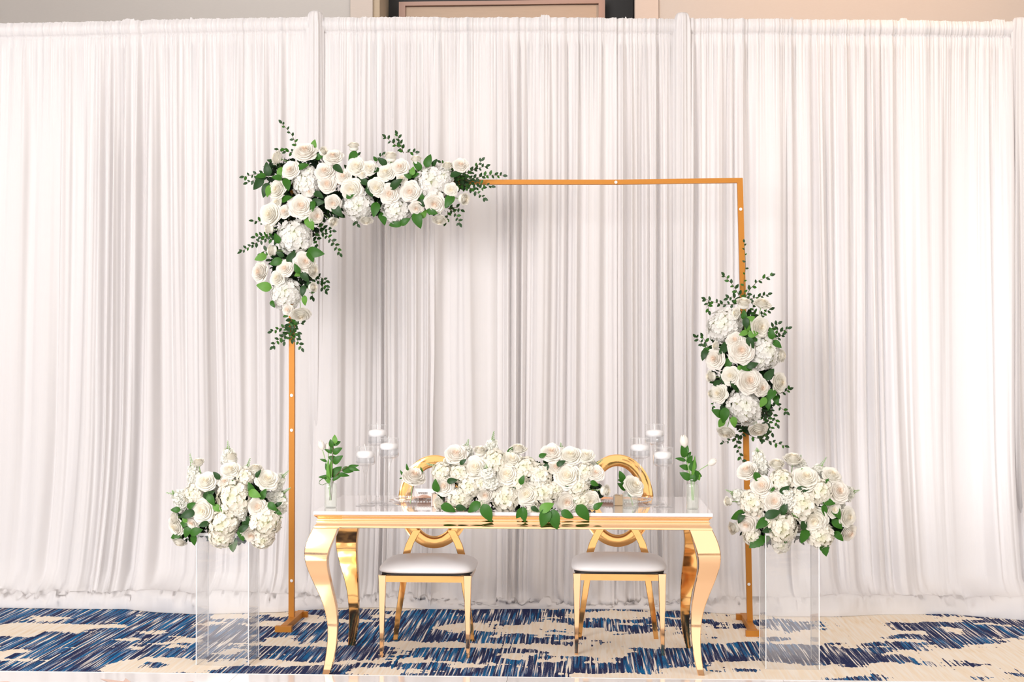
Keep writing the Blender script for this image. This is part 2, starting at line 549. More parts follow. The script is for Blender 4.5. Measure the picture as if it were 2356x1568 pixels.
def drape(pxl, pxr, gapL, gapR, seed, label, front=0.0, relax=0.0):
    """one hanging panel between two pixel columns; gapL/gapR: (height, opening) lists that bend its edges"""
    xl, xr = P(pxl, 700, YC).x - .016, P(pxr, 700, YC).x + .016
    wdt = xr - xl
    nx = max(24, int(wdt / 0.0044))
    u = np.linspace(0, 1, nx)
    x0 = xl + u * wdt
    zt = topz(x0)
    # rows: header ruffle, rod pocket, hanging cloth, floor
    hang = np.concatenate([np.array([0, .008, .018, .03, .042, .054, .064, .072, .08, .088, .10, .115, .135]),
                           np.linspace(.17, 3.25, 52)])
    V = []
    ffront = floor_front(x0)
    pud = puddle(x0) * (.55 + .9 * vnoise(x0 * 5.5, seed + 60))
    gath = x0 * 46 + 5 * vnoise(x0 * 9, seed) + 3 * vnoise(x0 * 40, seed + 1)
    gath2 = x0 * 70 + 6 * vnoise(x0 * 14, seed + 5)
    warpA = 7 * vnoise(x0 * 2.2, seed + 2) + 3.0 * vnoise(x0 * 6, seed + 3)
    drift = (vnoise(x0 * 3.1, seed + 4) - .5) * np.minimum(1, np.minimum(u, 1 - u) * wdt / .22)
    efade = np.minimum(1, np.minimum(u, 1 - u) * wdt / .05)
    for i, h in enumerate(hang):
        t = h / 3.5
        k = .3 + .7 * min(1, max(0, (h - .1) / .8))          # gathers relax downwards
        z = zt - h if h < .14 else zt - .135 - (h - .135) * (zt - .135 - 0.20) / (3.25 - .135)
        xs = x0 + drift * (0.05 + .16 * relax) * t * t + 0.010 * (vnoise(x0 * 4 + t * 2.2, seed + 8) - .5) * k * efade
        main = pleat((x0 * 9.0 + warpA * .62) + .2 * vnoise(x0 * 1.5 + t * 2, seed + 12) * t, 3.2)
        wide = pleat((x0 * 4.2 + warpA * .3) + .3 * vnoise(x0 * 1.5 + t * 2, seed + 13) * t, 2.0)
        mid = pleat(x0 * 17.0 + warpA * .9 + .12 * vnoise(x0 * 2 + t * 2, seed + 15) * t, 2.2)
        big = np.sin(2 * PI * (x0 * 1.9 + 2 * vnoise(x0 * 1.3, seed + 7)))
        g1 = np.sin(2 * PI * gath)
        g2 = np.sin(2 * PI * gath2)
        soft = relax * max(0, t - .25) * 1.2
        d = k * ((1 - .7 * soft) * 0.023 * main * (.65 + .8 * vnoise(x0 * 5, seed + 21)) + (1 - .8 * soft) * .0085 * mid * (.45 + 1.0 * vnoise(x0 * 4, seed + 22)) + (.012 + .03 * soft) * wide) + 0.022 * big * t
        fine = max(0, 1 - max(0, h - .1) / .8) ** 1.5 * 1.25 + .05
        d = d + fine * (.0062 * g1 + .0035 * g2) + .006 * mid * (1 - k)
        if h < .14:                                 # rod pocket bulge and frilled top
            d = d * .55 + .0025 * np.sin(2 * PI * gath2 * 1.7)
            bulge = .022 * math.sin(PI * min(1, h / .085)) + (-.012 if .08 < h < .1 else 0)
            d = d + bulge
            if i == 0:
                z = z + .004 * vnoise(x0 * 60, seed + 30) + .012 * (vnoise(x0 * 12, seed + 31) > .86)
        # slow flare near the floor
        flare = max(0, (h - 2.3) / .95)
        yy = YC - front - d - flare ** 2 * (.35 + .6 * np.clip(1 - (puddle(x0) - .02) / .03, 0, 1)) * np.maximum(0, YC - .06 - ffront)
        # open the panel edges
        sL = np.interp(z, [g[0] for g in gapL], [g[1] for g in gapL]) if gapL else 0
        sR = np.interp(z, [g[0] for g in gapR], [g[1] for g in gapR]) if gapR else 0
        xs = xs + sL * np.exp(-u * wdt / .16) - sR * np.exp(-(1 - u) * wdt / .16)
        V.append(np.stack([xs, yy, z + 0 * xs], 1))
    last = V[-1]
    # floor rows: the cloth folds forward, humps, and its hem tucks under
    for j, s in enumerate([0.12, .25, .4, .52, .62, .7, .78, .86, .92, .97, 1.0, .985]):
        fx = last[:, 0]
        yend = floor_front(fx)
        cr = vnoise2(fx * 17 + 3, np.full_like(fx, s * 4.0), seed + 40)
        cr2 = vnoise2(fx * 38, np.full_like(fx, s * 13.0), seed + 41)
        keep = (last[:, 1] - YC) * (1 - s)
        y = last[:, 1] * (1 - s) + yend * s + (.05 * (cr - .5) + .02 * (cr2 - .5)) * min(1, 3 * s) * (s < .97)
        y = np.maximum(y, yend)
        rid = 1 - np.abs(2 * vnoise2(fx * 14 + s * 3, np.full_like(fx, s * 5.0) + .4 * vnoise(fx * 9, seed), seed + 44) - 1)
        hump = np.minimum(.10, pud * 2.3 * (.3 * cr + .8 * cr2 + .6 * rid ** 2)) * (math.sin(PI * min(1, s) ** 1.5) ** .6 if s < 1 else 0)
        roll = pud * .35 * math.sqrt(max(0, 1 - ((s - .8) / .2) ** 2)) if s > .6 else pud * .3 * s
        zz = .2 * max(0, 1 - s * 1.5) ** 2 + hump * .8 + roll + .006
        if s >= 1: zz = .008 + 0 * fx
        if j == 11: zz = .003 + 0 * fx
        zz = np.minimum(zz, last[:, 2])
        V.append(np.stack([fx, y, zz], 1))
    V = np.array(V)
    nr = V.shape[0]
    vv = V.reshape(-1, 3)
    c = np.array([(xl + xr) / 2, YC, 0])
    vv = vv - c
    idx = np.arange(nr * nx).reshape(nr, nx)
    a = idx[:-1, :-1].ravel(); b = idx[:-1, 1:].ravel(); c2 = idx[1:, 1:].ravel(); d2 = idx[1:, :-1].ravel()
    fc = np.stack([a, d2, c2, b], 1)
    me = bpy.data.meshes.new('drape')
    me.from_pydata(vv.tolist(), [], fc.tolist())
    me.materials.append(M_fabric)
    me.shade_smooth()
    o = link('drape', me, loc=tuple(c))
    tag(o, label, 'curtain', 'white voile drape panels along the crossbars')
    return o

zz_ = lambda py: P(1200, py, YC).z
DR = [
 (-420, 343, None, [(0, .012), (zz_(1330), .022), (zz_(1240), .012), (zz_(1190), .004), (zz_(1120), 0)], 'white voile drape panel at the far left with sweeping folds to the floor'),
 (343, 726, [(0, -.010), (zz_(1330), -.004), (zz_(1240), .008), (zz_(1200), .006), (zz_(1130), 0)], None, 'white drape panel behind the left pedestal flowers, puddled at its foot'),
 (726, 873, None, [(0, .002), (zz_(1000), .004), (zz_(800), 0)], 'narrow white drape panel just right of the left cloth-covered upright'),
 (873, 995, [(0, .003), (zz_(1000), .003), (zz_(800), 0)], [(0, .0), (zz_(1050), .008), (zz_(950), .008), (zz_(820), 0)], 'white drape panel directly behind the left gold chair'),
 (995, 1150, [(0, 0), (zz_(1050), .007), (zz_(950), .006), (zz_(820), 0)], [(0, .014), (zz_(1240), .006), (zz_(1000), 0)], 'white drape panel rising behind the left half of the table centrepiece'),
 (1150, 1413, [(0, .01), (zz_(1240), .004), (zz_(1000), 0)], [(0, .075), (zz_(1340), .03), (zz_(1250), 0)], 'white drape panel behind the right half of the table centrepiece'),
 (1413, 1571, [(0, .05), (zz_(1340), .016), (zz_(1250), 0)], None, 'white drape panel behind the right gold chair, left of the right upright'),
 (1571, 1817, None, [(0, .003), (zz_(1250), .003), (zz_(1000), 0)], 'white drape panel behind the right side of the gold arch'),
 (1817, 2345, [(0, .003), (zz_(1250), .003), (zz_(1000), 0)], None, 'wide bright drape panel in the right third, warm toned at its top'),
 (2345, 2760, None, None, 'white drape panel at the extreme right edge beyond the last upright'),
]
for i, (a, b, gl, gr, lab) in enumerate(DR):
    drape(a, b, gl, gr, 100 + i * 57, lab, front=0.012 * (i % 2), relax=(.9 if (i < 2 or i > 6) else .1))

# uprights in cloth sleeves, with a bump over the crossbar
for px, lab in ((725, 'cloth-sleeved upright rising behind the left arch flowers'), (1570, 'cloth-sleeved upright near the upper right corner of the arch'),
                (2347, 'cloth-sleeved upright at the right edge of the photo')):
    c = P(px, 60, YC - .02)
    top = P(px, {725: 24, 1570: 28, 2347: 39}[px], YC - .02).z
    t = thing('drape_upright', (c.x, YC + .03, 0), lab, 'upright', 'drape uprights')
    link('pole', MB().tube([(0, 0, 0), (0, 0, top - .03)], .025, 12).mesh('pole', M_pipe), t)
    link('base_plate', MB().box((-.2, -.2, 0), (.2, .2, .008)).mesh('base_plate', M_pipe, False), t)
    rings = []
    n = 88
    for k, (h, w, dp) in enumerate([(0, .012, .010), (.004, .030, .03), (.012, .038, .045), (.03, .043, .056), (.06, .045, .062), (.10, .047, .056), (.3, .048, .052), (.8, .050, .046), (1.4, .050, .038), (2.2, .046, .022), (3.0, .04, .008)]):
        ring = []
        for q in range(n):
            a = 2 * PI * q / n
            rr = 1 + (.13 * math.sin(a * 7 + px + h) + .10 * math.sin(a * 11 + 1.3)) * min(1, h * 12 + .1)
            ring.append((w * rr * math.cos(a), -.035 + dp * rr * math.sin(a), top - h))
        rings.append(ring)
    link('sleeve', MB().sweep(rings[::-1], 0, True).mesh('sleeve', M_fabric, True, 0), t)
# crossbars that carry the cloth
for a, b, lab in ((-420, 725, 'metal crossbar inside the pocket of the left drapes'), (725, 1570, 'metal crossbar inside the pocket of the middle drapes'), (1570, 2347, 'metal crossbar inside the pocket of the right drapes')):
    pa, pb = P(a, 60, YC), P(b, 60, YC)
    pa.z, pb.z = float(topz(pa.x)) - .045, float(topz(pb.x)) - .045
    pa.y = pb.y = YC + .045
    tag(link('crossbar', MB().tube([Vector((0, 0, 0)), pb - pa], .018, 10).mesh('crossbar', M_pipe), loc=pa), lab, 'pipe', 'drape crossbars')

# ------------------------------------------------------------------ white dance floor in the foreground
ZD = .022
ye = G(1178, 1553, ZD).y
seams = [G(540, 1556, ZD).x, G(1798, 1558, ZD).x]
t = thing('dance_floor', (0, ye - 1.2, 0), 'glossy white portable dance floor along the bottom edge of the photo', 'dance floor')
xs = [-4.4, -3.2] + [seams[0] - 0.0, (seams[0] + seams[1]) / 2, seams[1], seams[1] + 1.28, seams[1] + 2.5]
for i in range(len(xs) - 1):
    for j in range(2):
        y1 = ye - .035 - j * 1.25
        link('panel', MB().box((xs[i] + .001, y1 - 1.248, .0), (xs[i + 1] - .001, y1, ZD)).mesh('panel', M_dance, False), t, loc=(0, -(ye - 1.2), 0))
    link('edge_trim', MB().sweep([[(x_, ye - .035, 0), (x_, ye - .035, ZD + .001), (x_, ye - .026, ZD + .001), (x_, ye, .002), (x_, ye, 0)] for x_ in (xs[i] + .001, xs[i + 1] - .001)]).mesh('edge_trim', M_trim, False), t, loc=(0, -(ye - 1.2), 0))
dec = [[(230, 1560), (258, 1563), (284, 1566), (289, 1559), (300, 1567), (330, 1580), (290, 1600), (262, 1574)], [(382, 1568), (383.5, 1566.5), (385, 1568), (384, 1590)],
       [(415, 1569), (446, 1566), (430, 1572), (380, 1600), (372, 1592)], [(505, 1569), (520, 1567.5), (550, 1568), (560, 1590), (520, 1590)], [(0, 1567), (18, 1566), (30, 1570), (20, 1590), (-20, 1590)]]
for q in dec:
    pts = [G(a, b, ZD + .0015) for a, b in q]
    link('floor_decal', MB().add([p - t.location for p in pts], [tuple(range(len(pts)))[::-1]]).mesh('floor_decal', M_decal, False), t)

# ------------------------------------------------------------------ gold arch
YA = 7.93
zb = .0
def px_poly(mb, pts, hw, Y, hd):
    """square tube through pixel points in the plane Y"""
    for (a, b) in zip(pts[:-1], pts[1:]):
        p, q = P(*a, Y), P(*b, Y)
        d = (q - p).normalized()
        n = Vector((d.z, 0, -d.x))
        r1 = [p + n * hw - Vector((0, hd, 0)), p - n * hw - Vector((0, hd, 0)), p - n * hw + Vector((0, hd, 0)), p + n * hw + Vector((0, hd, 0))]
        r2 = [q + n * hw - Vector((0, hd, 0)), q - n * hw - Vector((0, hd, 0)), q - n * hw + Vector((0, hd, 0)), q + n * hw + Vector((0, hd, 0))]
        mb.sweep([r1, r2])
    return mb
lf, rf = P(670, 1436, YA), P(1727, 1444, YA)
org = Vector(((lf.x + rf.x) / 2, YA, 0))
arch = thing('wedding_arch', org, 'square satin gold metal arch standing behind the table in front of drapes', 'arch')
def apart(name, mb, m=M_satin, parent=None, label=None, smooth=False):
    o = link(name, shift(mb, org).mesh(name, m, smooth), parent or arch)
    if label: o['label'] = label
    return o
HW = 6.3 / 412
ptL = G(670.5, 1437); ptL = None
apart('post', px_poly(MB(), [(671.5, 411), (672, 930), (671, 1438)], HW, YA, .015), label='left gold post')
apart('post', px_poly(MB(), [(1702, 411), (1709.5, 700), (1716, 1000), (1725.5, 1446)], HW, YA, .015), label='right gold post')
apart('top_bar', px_poly(MB(), [(665, 418.5), (1420, 419), (1708, 415)], 5.4 / 412, YA, .0145))
for bx, by in ((671, 909), (671, 989), (671, 1335), (1417, 419), (1704, 481), (1723, 1343)):
    p = P(bx, by, YA - .016)
    mb = MB().tube([p + Vector((0, .004, 0)), p - Vector((0, .004, 0))], .0085, 12)
    mb.tube([p - Vector((0, .004, 0)), p - Vector((0, .0055, 0))], .0045, 6)
    apart('bolt', mb, M_bolt, smooth=True)
for (cx, cy, fx, fy, bx, by) in ((670, 1437, 650, 1452, 703, 1418), (1725, 1446, 1733, 1462, 1703, 1424)):
    c_, f_, b_ = G(cx, cy), G(fx, fy), G(bx, by)
    xx = c_.x
    mb = MB().box((xx - .018, f_.y, .002), (xx + .018, b_.y + .02, .034))
    o = apart('foot_rail', mb)
    for yy, in ((f_.y,), (b_.y,)):
        mb = MB().box((xx - .045, yy - .025, 0), (xx + .045, yy + .008, .032))
        apart('foot', mb)

# ------------------------------------------------------------------ table
TZ = .76
yf = G(1181, 1178, TZ).y
yb = G(1200, 1140.5, TZ).y
cl, cr_ = P(721, 1178, yf), P(1640, 1179, yf)
tc_ = Vector(((cl.x + cr_.x) / 2, (yf + yb) / 2, 0))
tab = thing('sweetheart_table', tc_, 'long white-topped table with polished gold apron and curved gold legs', 'table')
def tpart(name, mb, m, smooth=True, angle=35, label=None):
    o = link(name, shift(mb, tc_).mesh(name, m, smooth, angle), tab)
    if label: o['label'] = label
    return o
tx0, tx1 = cl.x, cr_.x
tb = MB()
rings = []
for ins, z in ((.002, TZ - .0165), (0, TZ - .0145), (0, TZ - .002), (.002, TZ)):
    rings.append([(tx0 + ins, yf + ins, z), (tx1 - ins, yf + ins, z), (tx1 - ins, yb - ins, z), (tx0 + ins, yb - ins, z)])
tpart('tabletop', tb.sweep(rings), M_top, False, label='glossy white tabletop')
# apron moulding profile (inset, z), swept round the table
s_ = F / yf
prof = [(.003, TZ - .017), (.0, TZ - .019), (.001, TZ - .023), (.006, TZ - .026), (.012, TZ - .031), (.0155, TZ - .038), (.0145, TZ - .044), (.009, TZ - .0465), (.0085, TZ - .0495),
        (.013, TZ - .0515), (.0115, TZ - .057), (.007, TZ - .063), (.002, TZ - .068), (.0, TZ - .072), (.0, TZ - .0765), (.004, TZ - .0785), (.03, TZ - .0785)]
rings = [[(tx0 + 0.002 + i, yf + 0.002 + i, z), (tx1 - .002 - i, yf + .002 + i, z), (tx1 - .002 - i, yb - .002 - i, z), (tx0 + .002 + i, yb - .002 - i, z)] for i, z in prof]
# split corners so that mitres stay crisp
mb = MB()
for sdx in range(4):
    mb.sweep([[r[sdx], r[(sdx + 1) % 4]] for r in rings], closed=False, cap=False)
mb.f = [tuple(reversed(q)) for q in mb.f]
tpart('apron', mb, M_gold, True, 60)

def catmull(v, xs, x):
    return np.interp(x, xs, v)
def smooth_curve(ys, xs, n=44):
    yy = np.linspace(ys[0], ys[-1], n)
    xx = np.interp(yy, ys, xs)
    for _ in range(6):
        xx[1:-1] = (xx[:-2] + 2 * xx[1:-1] + xx[2:]) / 4
    return yy, xx
def table_leg(left, right, org_px, sc, Y, fsign, zbot_fix=0.0, th=.055):
    ly = [org_px[1] + p[1] / sc for p in left]; lx = [org_px[0] + p[0] / sc for p in left]
    ry = [org_px[1] + p[1] / sc for p in right]; rx = [org_px[0] + p[0] / sc for p in right]
    _, lxs = smooth_curve(ly, lx)
    _, rxs = smooth_curve(ry, rx)
    yy = np.linspace(ly[0], ly[-1], 44)
    y2 = np.linspace(ry[0], ry[-1], 44)
    rings = []
    n = 44
    for i in range(n):
        t = i / (n - 1)
        a = P(lxs[i], yy[i], Y); b = P(rxs[i], y2[i], Y)
        z = (a.z + b.z) / 2
        z = max(0, z)
        if i == n - 1: z = 0.0
        off = fsign * (.030 * math.exp(-((t - .17) / .13) ** 2) - .028 * math.exp(-((t - .62) / .22) ** 2) + .012 * t ** 4)
        tt = th * (1.15 - .62 * t)
        y0, y1 = Y + off - tt * .5, Y + off + tt * .5
        c = min(.003, (b.x - a.x) * .2)
        rings.append([(a.x + c, y0, z), (b.x - c, y0, z), (b.x, y0 + c, z), (b.x, y1 - c, z), (b.x - c, y1, z), (a.x + c, y1, z), (a.x, y1 - c, z), (a.x, y0 + c, z)])
    return MB().sweep(rings[::-1])
Yl = G(757, 1551).y
Yr = G(1611, 1552).y
Ybl = G(808, 1484).y
Ybr = G(1584, 1490).y
fl_l = [(125, 205), (118, 228), (85, 280), (58, 360), (55, 430), (62, 500), (90, 600), (130, 700), (175, 800), (210, 900), (232, 1000), (243, 1080), (245, 1160), (240, 1260), (230, 1350), (203, 1502)]
fl_r = [(345, 205), (338, 235), (312, 300), (280, 370), (259, 430), (251, 500), (260, 600), (280, 700), (300, 800), (322, 900), (330, 1000), (333, 1100), (330, 1200), (320, 1300), (300, 1400), (268, 1502)]
tpart('leg', table_leg(fl_l, fl_r, (690, 1160), 3.843, Yl + .01, -1), M_gold, label='front left curved gold leg')
bl_l = [(340, 205), (330, 240), (317, 300), (314, 370), (326, 430), (350, 500), (378, 580), (405, 660), (430, 760), (442, 860), (444, 950), (441, 1040), (437, 1120), (425, 1242)]
bl_r = [(520, 205), (515, 250), (500, 320), (497, 380), (500, 450), (510, 530), (518, 600), (524, 680), (528, 760), (532, 850), (531, 950), (525, 1040), (510, 1130), (486, 1242)]
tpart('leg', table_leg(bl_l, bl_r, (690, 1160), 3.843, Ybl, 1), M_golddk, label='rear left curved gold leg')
fr_l = [(1208, 215), (1222, 255), (1247, 310), (1275, 400), (1290, 480), (1290, 560), (1272, 660), (1252, 760), (1237, 880), (1228, 1000), (1226, 1100), (1232, 1200), (1245, 1310), (1262, 1400), (1290, 1508)]
fr_r = [(1412, 215), (1432, 255), (1460, 310), (1480, 380), (1487, 440), (1483, 510), (1468, 590), (1440, 670), (1405, 760), (1370, 850), (1345, 930), (1328, 1000), (1320, 1080), (1313, 1200), (1318, 1300), (1328, 1400), (1346, 1508)]
tpart('leg', table_leg(fr_l, fr_r, (1270, 1160), 3.843, Yr + .01, -1), M_gold, label='front right curved gold leg')
br_l = [(1160, 215), (1170, 270), (1176, 330), (1168, 440), (1150, 550), (1135, 680), (1130, 850), (1135, 1000), (1150, 1120), (1170, 1210), (1190, 1272)]
br_r = [(1215, 215), (1232, 280), (1250, 330), (1275, 430), (1288, 510), (1272, 640), (1232, 760), (1216, 880), (1210, 1000), (1215, 1120), (1222, 1210), (1229, 1272)]
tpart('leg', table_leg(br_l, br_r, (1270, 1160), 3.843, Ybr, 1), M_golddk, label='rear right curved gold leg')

# ------------------------------------------------------------------ chairs
cf = G(977, 1512)
chair = thing('banquet_chair', cf, 'gold oval-ring-back chair with white padded seat, left of the two', 'chair', 'gold chairs at the table')
def strap(pts, w, th):
    """flat bar whose wide face looks to the camera; pts (x, y, z), w: widths"""
    rings = []
    for i, p in enumerate(pts):
        ww = (w[i] if isinstance(w, (list, tuple)) else w) / 2
        c = .002
        x, y, z = p
        rings.append([(x - ww + c, y - th / 2, z), (x + ww - c, y - th / 2, z), (x + ww, y - th / 2 + c, z), (x + ww, y + th / 2 - c, z), (x + ww - c, y + th / 2, z), (x - ww + c, y + th / 2, z),
                      (x - ww, y + th / 2 - c, z), (x - ww, y - th / 2 + c, z)])
    return MB().sweep(rings)
# padded seat
sh = MB()
rings = []
def sq(a, n=40, p=5.0):
    r = []
    for k in range(n):
        t = 2 * PI * k / n
        c, s = math.cos(t), math.sin(t)
        r.append((math.copysign(abs(c) ** (2 / p), c) * a[0], math.copysign(abs(s) ** (2 / p), s) * a[1]))
    return r
for (hx, hy, z) in ((.232, .202, .413), (.240, .212, .416), (.2425, .215, .424), (.240, .212, .434), (.226, .2, .448), (.195, .172, .461), (.14, .125, .470), (.07, .065, .4745), (.01, .01, .4755)):
    rings.append([(x, y + .215, z) for x, y in sq((hx, hy))])
link('seat', sh.sweep(rings).mesh('seat', M_seat, True, 60), chair)['label'] = 'white padded seat'
link('seat_board', MB().sweep([[(x, y + .215, z) for x, y in sq((.228, .2), p=7)] for z in (.404, .414)]).mesh('seat_board', M_black, True, 40), chair)['label'] = 'black underside board'
fm = MB()
for a, b in (((-.222, .0, .372), (.222, .022, .403)), ((-.205, .40, .372), (.205, .42, .403)), ((-.222, .02, .372), (-.2, .42, .403)), ((.2, .02, .372), (.222, .42, .403))):
    fm.box(a, b)
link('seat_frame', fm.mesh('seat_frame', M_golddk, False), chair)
for sgn in (-1, 1):
    me = strap([(sgn * .216, .012, 0), (sgn * .214, .012, .10), (sgn * .2125, .012, .372), (sgn * .2125, .012, .405)], [.017, .022, .036, .04], .028).mesh('leg', M_gold, True, 40)
    link('leg', me, chair)
    pts, ws = [], []
    for (px, py) in ((888.5, 1474), (894, 1430), (901, 1385), (907, 1345), (911, 1310), (914, 1280), (921, 1258), (930, 1240), (938, 1226)):
        z = CAMZ - (py - 829) / 440
        x = -(977.5 - px) / 438
        pts.append((-sgn * x, .43 + .05 * max(0, z - .3), max(0, z)))
        ws.append(.024 + .016 * max(0, z) / .5)
    pts[0] = (pts[0][0], pts[0][1], 0)
    link('leg', strap(pts, ws, .02).mesh('leg', M_golddk, True, 40), chair)
# oval ring
rc_z, Rx, Rz, rx_, rz_ = .726, .192, .244, .121, .181
rings = []
n = 72
for k in range(n + 1):
    a = 2 * PI * k / n
    co, si = math.cos(a), math.sin(a)
    sec = []
    for (u, v) in ((0, -.8), (.12, -1), (.88, -1), (1, -.8), (1, .8), (.88, 1), (.12, 1), (0, .8)):
        x = (rx_ + (Rx - rx_) * u) * co
        z = (rz_ + (Rz - rz_) * u) * si
        y = v * .010 - .0015 * math.sin(PI * u) * (1 if v < 0 else 0)
        sec.append((x, .45 + y + .06 * (z + .2), rc_z + z))
    rings.append(sec)
link('back_ring', MB().sweep(rings, cap=False).mesh('back_ring', M_golddk, True, 50), chair)
c2 = copy_tree(chair)
c2.location = G(1425.5, 1506.5)
c2['label'] = 'gold oval-ring-back chair with white padded seat, right of the two'

# ------------------------------------------------------------------ acrylic pedestals
def pedestal(pxc, pyc, w, d, h, rot, label):
    p = G(pxc, pyc)
    t = thing('display_pedestal', p, label, 'pedestal', 'clear acrylic pedestals')
    t.rotation_euler = (0, 0, rot)
    th = .005
    link('side_panel', MB().box((-w / 2, 0, 0), (w / 2, th, h)).mesh('side_panel', M_acr, False), t)
    link('side_panel', MB().box((-w / 2, d - th, 0), (w / 2, d, h)).mesh('side_panel', M_acr, False), t)
    link('side_panel', MB().box((-w / 2, th, 0), (-w / 2 + th, d - th, h)).mesh('side_panel', M_acr, False), t)
    link('side_panel', MB().box((w / 2 - th, th, 0), (w / 2, d - th, h)).mesh('side_panel', M_acr, False), t)
    link('top_plate', MB().box((-w / 2, 0, h), (w / 2, d, h + .008)).mesh('top_plate', M_acr, False), t)
    e = .0021  # thin pale strips added along the edges as painted glints
    for x in (-w / 2, w / 2):
        for y in (0, d):
            link('corner_glint', MB().box((x - e, y - e, .001), (x + e, y + e, h - .001)).mesh('corner_glint', M_acre, False), t)
    link('top_glint', MB().box((-w / 2 - e, -e, h - .004), (w / 2 + e, e, h + .009)).mesh('top_glint', M_acre, False), t)
    return t
ped1 = pedestal(511.5, 1530, .256, .20, .628, -.02, 'clear acrylic box pedestal holding flowers left of the arch')
ped2 = pedestal(1823.5, 1539, .252, .24, .640, .0, 'clear acrylic box pedestal holding flowers right of the table')
# shallow silver trays under the pedestal flowers
for pd, d_, lab in ((ped1, .20, 'shallow clear flower tray on the left acrylic pedestal'), (ped2, .24, 'shallow ridged silver flower tray on the right acrylic pedestal')):
    h = .636 if pd is ped1 else .648
    mb = MB()
    prof = [(.07, h), (.078, h + .002), (.080, h + .010), (.076, h + .012), (.083, h + .022), (.080, h + .024), (.087, h + .036), (.083, h + .036), (.07, h + .008), (.0, h + .008)]
    mb.lathe(prof, 28, (0, d_ / 2))
    tr = link('flower_tray', shift(mb, (0, 0, h)).mesh('flower_tray', mat('tray_silver', (.72, .68, .64), .35, .5), True, 30), loc=pd.location + Vector((0, 0, h)))
    tag(tr, lab, 'tray', 'flower trays')

# ------------------------------------------------------------------ flower meshes (unit radius, face looks along +z)
def rose_mesh(seed, m, closed=0.0, nrings=7):
    r = random.Random(seed)
    mb = MB()
    spec = [(2, .04, .06, .50, .83, .02), (3, .09, .13, .46, .83, .03), (3, .15, .21, .42, .81, .035), (4, .22, .31, .34, .77, .045), (4, .28, .42, .26, .71, .05), (5, .36, .54, .14, .62, .065),
            (5, .42, .68, .0, .50, .09), (5, .46, .82, -.14, .36, .13), (6, .46, .93, -.24, .20, .15)][:nrings + 2]
    for ri, (cnt, rb, rt, zb_, zt_, curl) in enumerate(spec):
        rt = rt * (1 - closed * .35 * (ri / 7))
        zt_ = zt_ + closed * .28 * (ri / 7)
        a0 = r.uniform(0, 2 * PI)
        for k in range(cnt):
            ac = a0 + 2 * PI * k / cnt + r.uniform(-.12, .12)
            half = PI / cnt * (1.45 if cnt > 2 else 1.2)
            nu, nv = (6, 5)
            js = r.uniform(-.04, .04)
            ruff = r.uniform(0, 6)
            vs = []
            for j in range(nv + 1):
                v = j / nv
                for i in range(nu + 1):
                    u = -1 + 2 * i / nu
                    ang = ac + u * half
                    wv = math.sin(min(1, v * 1.15) * PI / 2)
                    rad = rb * (v > 0) * .4 + (rt + js) * (.25 + .75 * wv) - .10 * rt * u * u * v + rt * .06 * u
                    if j == 0:
                        rad = rb * .35
                    z = zb_ + (zt_ - zb_) * v - (zt_ - zb_) * .22 * u * u * v * v
                    if j >= nv - 1:                      # rolled lip
                        lip = (1 if j == nv else .45)
                        rad += (curl * 1.1 + .015) * lip * (1 + .5 * math.sin(ruff + u * 3.5)) * (1 - .2 * u * u)
                        z -= curl * .75 * (lip if j == nv else 0) * (1 + .4 * math.sin(ruff * 2 + u * 4))
                        if abs(u) < .2 and j == nv:
                            rad += .04 * rt
                    vs.append((rad * math.cos(ang), rad * math.sin(ang), z))
            fs = []
            for j in range(nv):
                for i in range(nu):
                    a = j * (nu + 1) + i
                    fs.append((a, a + 1, a + nu + 2, a + nu + 1))
            mb.add(vs, fs)
    # the tightly packed heart that closes the gaps between petals
    k_ = closed * .12
    mb.lathe([(.30, -.3), (.66, -.20), (.70, -.02), (.58, .20), (.44, .38), (.31, .51 + k_ * .5), (.2, .60 + k_), (.1, .64 + k_), (0, .65 + k_)], 16)
    # green calyx below
    mb.lathe([(.02, -.55), (.10, -.50), (.22, -.36), (.38, -.22), (.3, -.1)], 10, mi=1)
    for k in range(5):
        a = 2 * PI * k / 5
        c, s = math.cos(a), math.sin(a)
        mb.add([(.2 * c - .08 * s, .2 * s + .08 * c, -.32), (.2 * c + .08 * s, .2 * s - .08 * c, -.32), (.62 * c, .62 * s, -.40)], [(0, 1, 2)], 1)
    me = mb.mesh('rose', [m, M_stemg], True, 0)
    return me
ROSE = [rose_mesh(3, M_rose), rose_mesh(5, M_roseb), rose_mesh(9, M_rose, .6), rose_mesh(14, M_roseb, .35), rose_mesh(21, M_rose, .2), rose_mesh(33, M_rose, 1.0, 6)]

